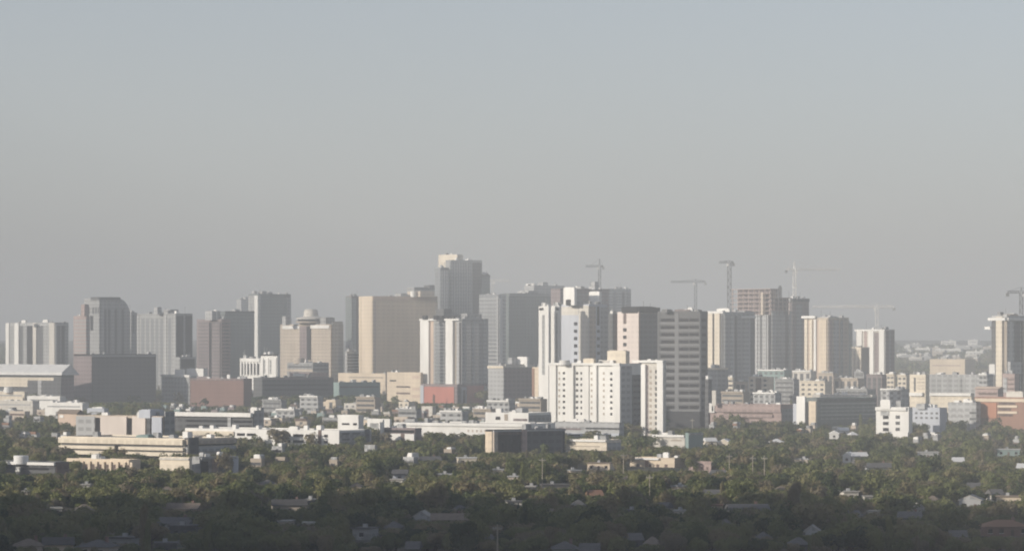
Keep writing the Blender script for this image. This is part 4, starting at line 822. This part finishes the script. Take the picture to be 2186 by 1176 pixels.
LEAF=leafmat('foliage',(.05,.07,.032),(.22,.19,.13),False); LEAFS=leafmat('foliage_massed',(.05,.07,.032),(.22,.19,.13),True)
BARK=mat('bark',(.10,.075,.05),.95,0,.3,2,True)
def crown_tris(nl,size,kind,r):
    """unit crown: width ~1, height ~1, base at z=0 ; returns (nl,3,3)"""
    if kind=='round': lobes=[(r.uniform(-.28,.28),r.uniform(-.28,.28),r.uniform(.35,.78),r.uniform(.18,.3)) for _ in range(9)]+[(0,0,.5,.33)]
    elif kind=='tall': lobes=[(r.uniform(-.1,.1),r.uniform(-.1,.1),z,.22*(1-abs(z-.45)*1.1)+.06) for z in np.linspace(.1,.92,9)]
    else: lobes=[(r.uniform(-.38,.38),r.uniform(-.38,.38),r.uniform(.45,.7),r.uniform(.12,.22)) for _ in range(13)]
    L=np.array(lobes); k=r.integers(0,len(L),nl); c=L[k]
    d=r.normal(size=(nl,3)); d/=np.linalg.norm(d,axis=1,keepdims=True); d[:,2]=np.where(r.random(nl)<.35,np.abs(d[:,2]),d[:,2])
    rad=c[:,3:4]*(.72+.36*r.random((nl,1))**.6); p=c[:,:3]+d*rad
    n=d+r.normal(size=(nl,3))*.32; n/=np.linalg.norm(n,axis=1,keepdims=True)
    t=np.cross(n,r.normal(size=(nl,3))); t/=np.linalg.norm(t,axis=1,keepdims=True); b=np.cross(n,t)
    s=size*(.6+.9*r.random((nl,1)))
    return np.stack([p+t*s,p-t*s*.6+b*s*.9,p-t*s*.5-b*s*.95],1)
def tri_mesh(name,T,m,tint=None):
    v=T.reshape(-1,3).astype(np.float32); n=len(v); me=bpy.data.meshes.new(name)
    me.vertices.add(n); me.vertices.foreach_set('co',v.ravel()); me.loops.add(n); me.loops.foreach_set('vertex_index',np.arange(n,dtype=np.int32))
    me.polygons.add(n//3); me.polygons.foreach_set('loop_start',np.arange(0,n,3,dtype=np.int32))
    if tint is not None:
        a=me.attributes.new('tint','FLOAT','FACE'); a.data.foreach_set('value',tint.astype(np.float32))
    me.materials.append(m); me.update(); me.validate(); return me
KINDS=['round','round','tall','spread','round','spread','round','spread','round']
NEAR=[]
for i,k in enumerate(KINDS):
    T=crown_tris(3200,.032 if k!='tall' else .026,k,nr); me=tri_mesh('crown',T,LEAF)
    q=MB(); q.lathe([(.05,0),(.032,.3),(.02,.55)],0,0,7)
    for j in range(5):
        an=j*1.256+.4; q.bar((0,0,.25+.04*j),(math.cos(an)*.28,math.sin(an)*.28,.52+.05*j),.02)
    NEAR.append((k,me,q.mesh('trunk',BARK)))
FARP=[crown_tris(240,.072,k,nr) for k in KINDS]
TINYP=[crown_tris(90,.12,k,nr) for k in KINDS]
MIDP=[crown_tris(700,.048,k,nr) for k in KINDS]
# candidate positions on a jittered grid
cand=[]
def sp(Z): return 6.7 if Z<1500 else (7.9 if Z<2300 else (10.5 if Z<3000 else (13 if Z<4300 else 24)))
Z=1010.
while Z<7000:
    st=sp(Z); hw=Z*CX/F+(260 if Z<4300 else 14); x=-hw
    while x<hw:
        X=x+nr.uniform(-.45,.45)*st; Y=Z+nr.uniform(-.45,.45)*st; x+=st
        if Y<4300 or CX+F*X/Y>1880 or CX+F*X/Y<40: cand.append((X,Y))
    Z+=st
boxes=np.array([[q[:,0].min(),q[:,0].max(),q[:,1].min(),q[:,1].max()] for q in FOOT]); 
KA=np.array(KEEP)
def inpoly(X,Y,q):
    s=None
    for i in range(4):
        a,b=q[i],q[(i+1)%4]; c=(b[0]-a[0])*(Y-a[1])-(b[1]-a[1])*(X-a[0])
        if c<-2.6*math.hypot(b[0]-a[0],b[1]-a[1]): return False
    return True
trees=[]
def dens(X,Y): return .5+.5*math.sin(X*.021+1.3*math.sin(Y*.013))*math.sin(Y*.017+.8)
for X,Y in cand:
    hit=np.nonzero((boxes[:,0]-2.6<X)&(boxes[:,1]+2.6>X)&(boxes[:,2]-2.6<Y)&(boxes[:,3]+2.6>Y))[0]
    if any(inpoly(X,Y,FOOT[i]) for i in hit): continue
    if any(abs((X-r[0])*-r[3]+(Y-r[1])*r[2])<r[4]+1 for r in ROADS): continue
    d=dens(X,Y)
    if nr.random()>(.95 if Y<1900 else .93 if Y<2500 else .85)*(.75+.35*d): continue
    k=int(nr.integers(0,len(KINDS))); k=0 if (k==2 and nr.random()<.6) else k
    h=float(np.clip(nr.normal(6.7,1.9),3.2,13)); 
    if nr.random()<.05: h+=4
    if Y>2400: h*=1.25
    if Y>4300: h*=1.6
    kd=KINDS[k]
    w=h*(.95 if kd=='round' else .42 if kd=='tall' else 1.25)*nr.uniform(.85,1.15)
    px=CX+F*X/Y; wp=w*.42*F/Y
    m=KA[(KA[:,3]>Y)&(KA[:,0]<px+wp)&(KA[:,1]>px-wp)]
    if len(m):
        v=m[:,2].max()+nr.uniform(-3.,2.)*(1 if Y<2400 else .5)*2000/Y; hm=H-(v-HY)*Y/F-zg(Y)
        if hm<h:
            if hm<2.2: continue
            f=hm/h; h=hm; w*=max(f,.6)
    trees.append((Y,X,h,w,k))
trees.sort()
#TALLCYPRESS
seen=[q for q in trees if abs(q[1])<q[0]*CX/F+3]; near=seen[:292]; got=set(id(q) for q in near); rest=[q for q in trees if id(q) not in got]
TL={'round':('rounded dark green broadleaf tree in the nearest part of the canopy','near rounded trees'),'tall':('narrow upright tree poking up from the nearest part of the canopy','near upright trees'),'spread':('wide low spreading desert tree in the nearest part of the canopy','near spreading trees')}
def mk_tree(Y,X,h,w,k,label=None,group=None):
    kd,cm,tm=NEAR[k]; t=empty('tree',(X,Y,0),nr.uniform(0,6.28)); tag(t,label or TL[kd][0],'tree',group or (None if label else TL[kd][1]))
    for nm,m_ in (('crown',cm),('trunk',tm)):
        o=bpy.data.objects.new(nm,m_); COL.objects.link(o); o.parent=t; o.scale=(w,w,h)
for q in near: mk_tree(*q)
for px,y0,y1,wd,k,l in [(1693,1036,1100,32,2,'tall dark columnar cypress standing far above its neighbours, lower right'),(1750,1020,1042,24,0,'yellowish round tree in the canopy above the tall columnar cypress'),
  (247,960,1000,14,2,'small dark pointed tree in front of the cream banded building'),(396,995,1020,34,0,'round green tree in front of the plain pale cream box'),(1938,900,945,56,0,'big round olive tree right of the small white apartment building')]:
    hh=14. if k==2 and wd>20 else 9.; Y=F*(H-hh)/(y0-HY); mk_tree(Y,xat(px,Y),hh,wd*Y/F/(.5 if k==2 else .95),k,l)
T=[];C=[]
for Y,X,h,w,k in rest:
    off=abs(X)>Y*CX/F+14; P=(MIDP if Y<1750 and not off else FARP if Y<2700 and not (off and Y>1700) else TINYP)[k]; a=nr.uniform(0,6.28); c,s=math.cos(a),math.sin(a)
    Q=P.copy(); x=Q[...,0]*c-Q[...,1]*s; y=Q[...,0]*s+Q[...,1]*c
    T.append(np.stack([x*w+X,y*w+Y,Q[...,2]*h+zg(Y)],-1)); C.append(np.full(len(P),nr.random()))
me=tri_mesh('massed_trees',np.concatenate(T),LEAFS,np.concatenate(C)); o=bpy.data.objects.new('tree_canopy',me); COL.objects.link(o)
tag(o,'continuous olive and brown tree canopy filling the city floor between the buildings','trees',kind='stuff')
print('trees',len(trees),'tris',len(me.polygons),'objects',len(bpy.data.objects))

# ================================================================== added, unseen ridges that darken the nearest trees
def ridge(name,pts,depth,seed):
    r=np.random.default_rng(seed); V=[];Fc=[]; n=60; m=24
    P=[Vector(p) for p in pts]; 
    for i in range(n+1):
        t=i/n*(len(P)-1); j=min(int(t),len(P)-2); c=P[j].lerp(P[j+1],t-j); d=(P[j+1]-P[j]); d.z=0; d.normalize(); q=Vector((-d.y,d.x,0))
        for k in range(m+1):
            u=k/m*2-1; hh=c.z*max(0,(1-abs(u)**1.4))*(1+.06*r.normal()*(abs(u)<.95)); pp=Vector((c.x,c.y,0))+q*u*depth
            V.append((pp.x+r.normal()*3,pp.y+r.normal()*3,hh-.5))
    for i in range(n):
        for k in range(m): a=i*(m+1)+k; Fc.append((a,a+1,a+m+2,a+m+1))
    me=bpy.data.meshes.new(name); me.from_pydata(V,[],Fc); me.materials.append(gm); me.update()
    o=bpy.data.objects.new(name,me); COL.objects.link(o); o['kind']='structure'; return o
shade_hill=ridge('shade_hill',[(-560,-500,60),(-560,-250,225),(-560,200,250),(-560,700,250),(-560,860,244),(-560,960,205),(-560,1060,120),(-560,1150,12)],255,3)  # added out of view to keep the sun off the near trees
ridge('shade_hill',[(560,-500,60),(560,-250,170),(560,200,190),(560,700,188),(560,950,160),(570,1080,90),(590,1180,12)],240,8)  # unseen, added to cut skylight over the near trees
ridge('shade_hill',[(-500,-420,150),(-200,-430,120),(0,-440,90),(200,-430,120),(500,-420,150)],330,9)  # added behind the camera to hold back more skylight


# haze: one closed box of even, dusty air
hz=MB().box(-12500,12500,-900,33500,-1,266).build('haze',None); hz['kind']='stuff'
hm=bpy.data.materials.new('dusty_haze'); hm.use_nodes=True; nt=hm.node_tree; nt.nodes.clear(); out=nt.nodes.new('ShaderNodeOutputMaterial'); pv=nt.nodes.new('ShaderNodeVolumePrincipled')
pv.inputs['Color'].default_value=(.76,.78,.79,1); pv.inputs['Density'].default_value=HAZE; pv.inputs['Anisotropy'].default_value=0.
nt.links.new(pv.outputs[0],out.inputs['Volume']); hz.data.materials.append(hm)

# light
phi=R(SUN_AZ); el=R(SUN_EL); sv=Vector((-math.cos(phi)*math.cos(el),-math.sin(phi)*math.cos(el),math.sin(el)))
L=bpy.data.lights.new('sun','SUN'); L.energy=SUN_E; L.angle=R(.6); L.color=(1,.92,.81)
o=bpy.data.objects.new('sun',L); COL.objects.link(o); o.rotation_euler=sv.to_track_quat('Z','Y').to_euler()
wd=bpy.data.worlds.new('World'); SC.world=wd; wd.use_nodes=True; nt=wd.node_tree; bg=nt.nodes['Background']
sk=nt.nodes.new('ShaderNodeTexSky'); sk.sky_type='NISHITA'; sk.sun_disc=False; sk.sun_elevation=el; sk.sun_rotation=math.atan2(sv.x,sv.y); sk.air_density=1.0; sk.dust_density=1.0; sk.ozone_density=1.5; sk.altitude=300
hs=nt.nodes.new('ShaderNodeHueSaturation'); hs.inputs['Saturation'].default_value=SKY_SAT; nt.links.new(sk.outputs[0],hs.inputs['Color']); mx=nt.nodes.new('ShaderNodeVectorMath'); mx.operation='MULTIPLY'; mx.inputs[1].default_value=(.97,.985,1.085); nt.links.new(hs.outputs[0],mx.inputs[0]); nt.links.new(mx.outputs[0],bg.inputs['Color']); bg.inputs['Strength'].default_value=SKY_E
# camera
cd=bpy.data.cameras.new('camera'); cam=bpy.data.objects.new('camera',cd); COL.objects.link(cam); SC.camera=cam
cam.location=(0,0,H); cam.rotation_euler=(R(90),0,0); cd.sensor_width=36; cd.lens=F/2186*36; cd.shift_y=(HY-588)/2186; cd.clip_start=1; cd.clip_end=80000
# render
SC.view_settings.view_transform='Standard'; SC.view_settings.look='None'; SC.view_settings.gamma=1; SC.view_settings.exposure=EXPO
cy=SC.cycles; cy.max_bounces=4; cy.diffuse_bounces=2; cy.glossy_bounces=2; cy.volume_bounces=2; cy.transparent_max_bounces=4
cy.pixel_filter_type='BLACKMAN_HARRIS'; cy.filter_width=2.0; cy.use_denoising=True; cy.use_adaptive_sampling=True
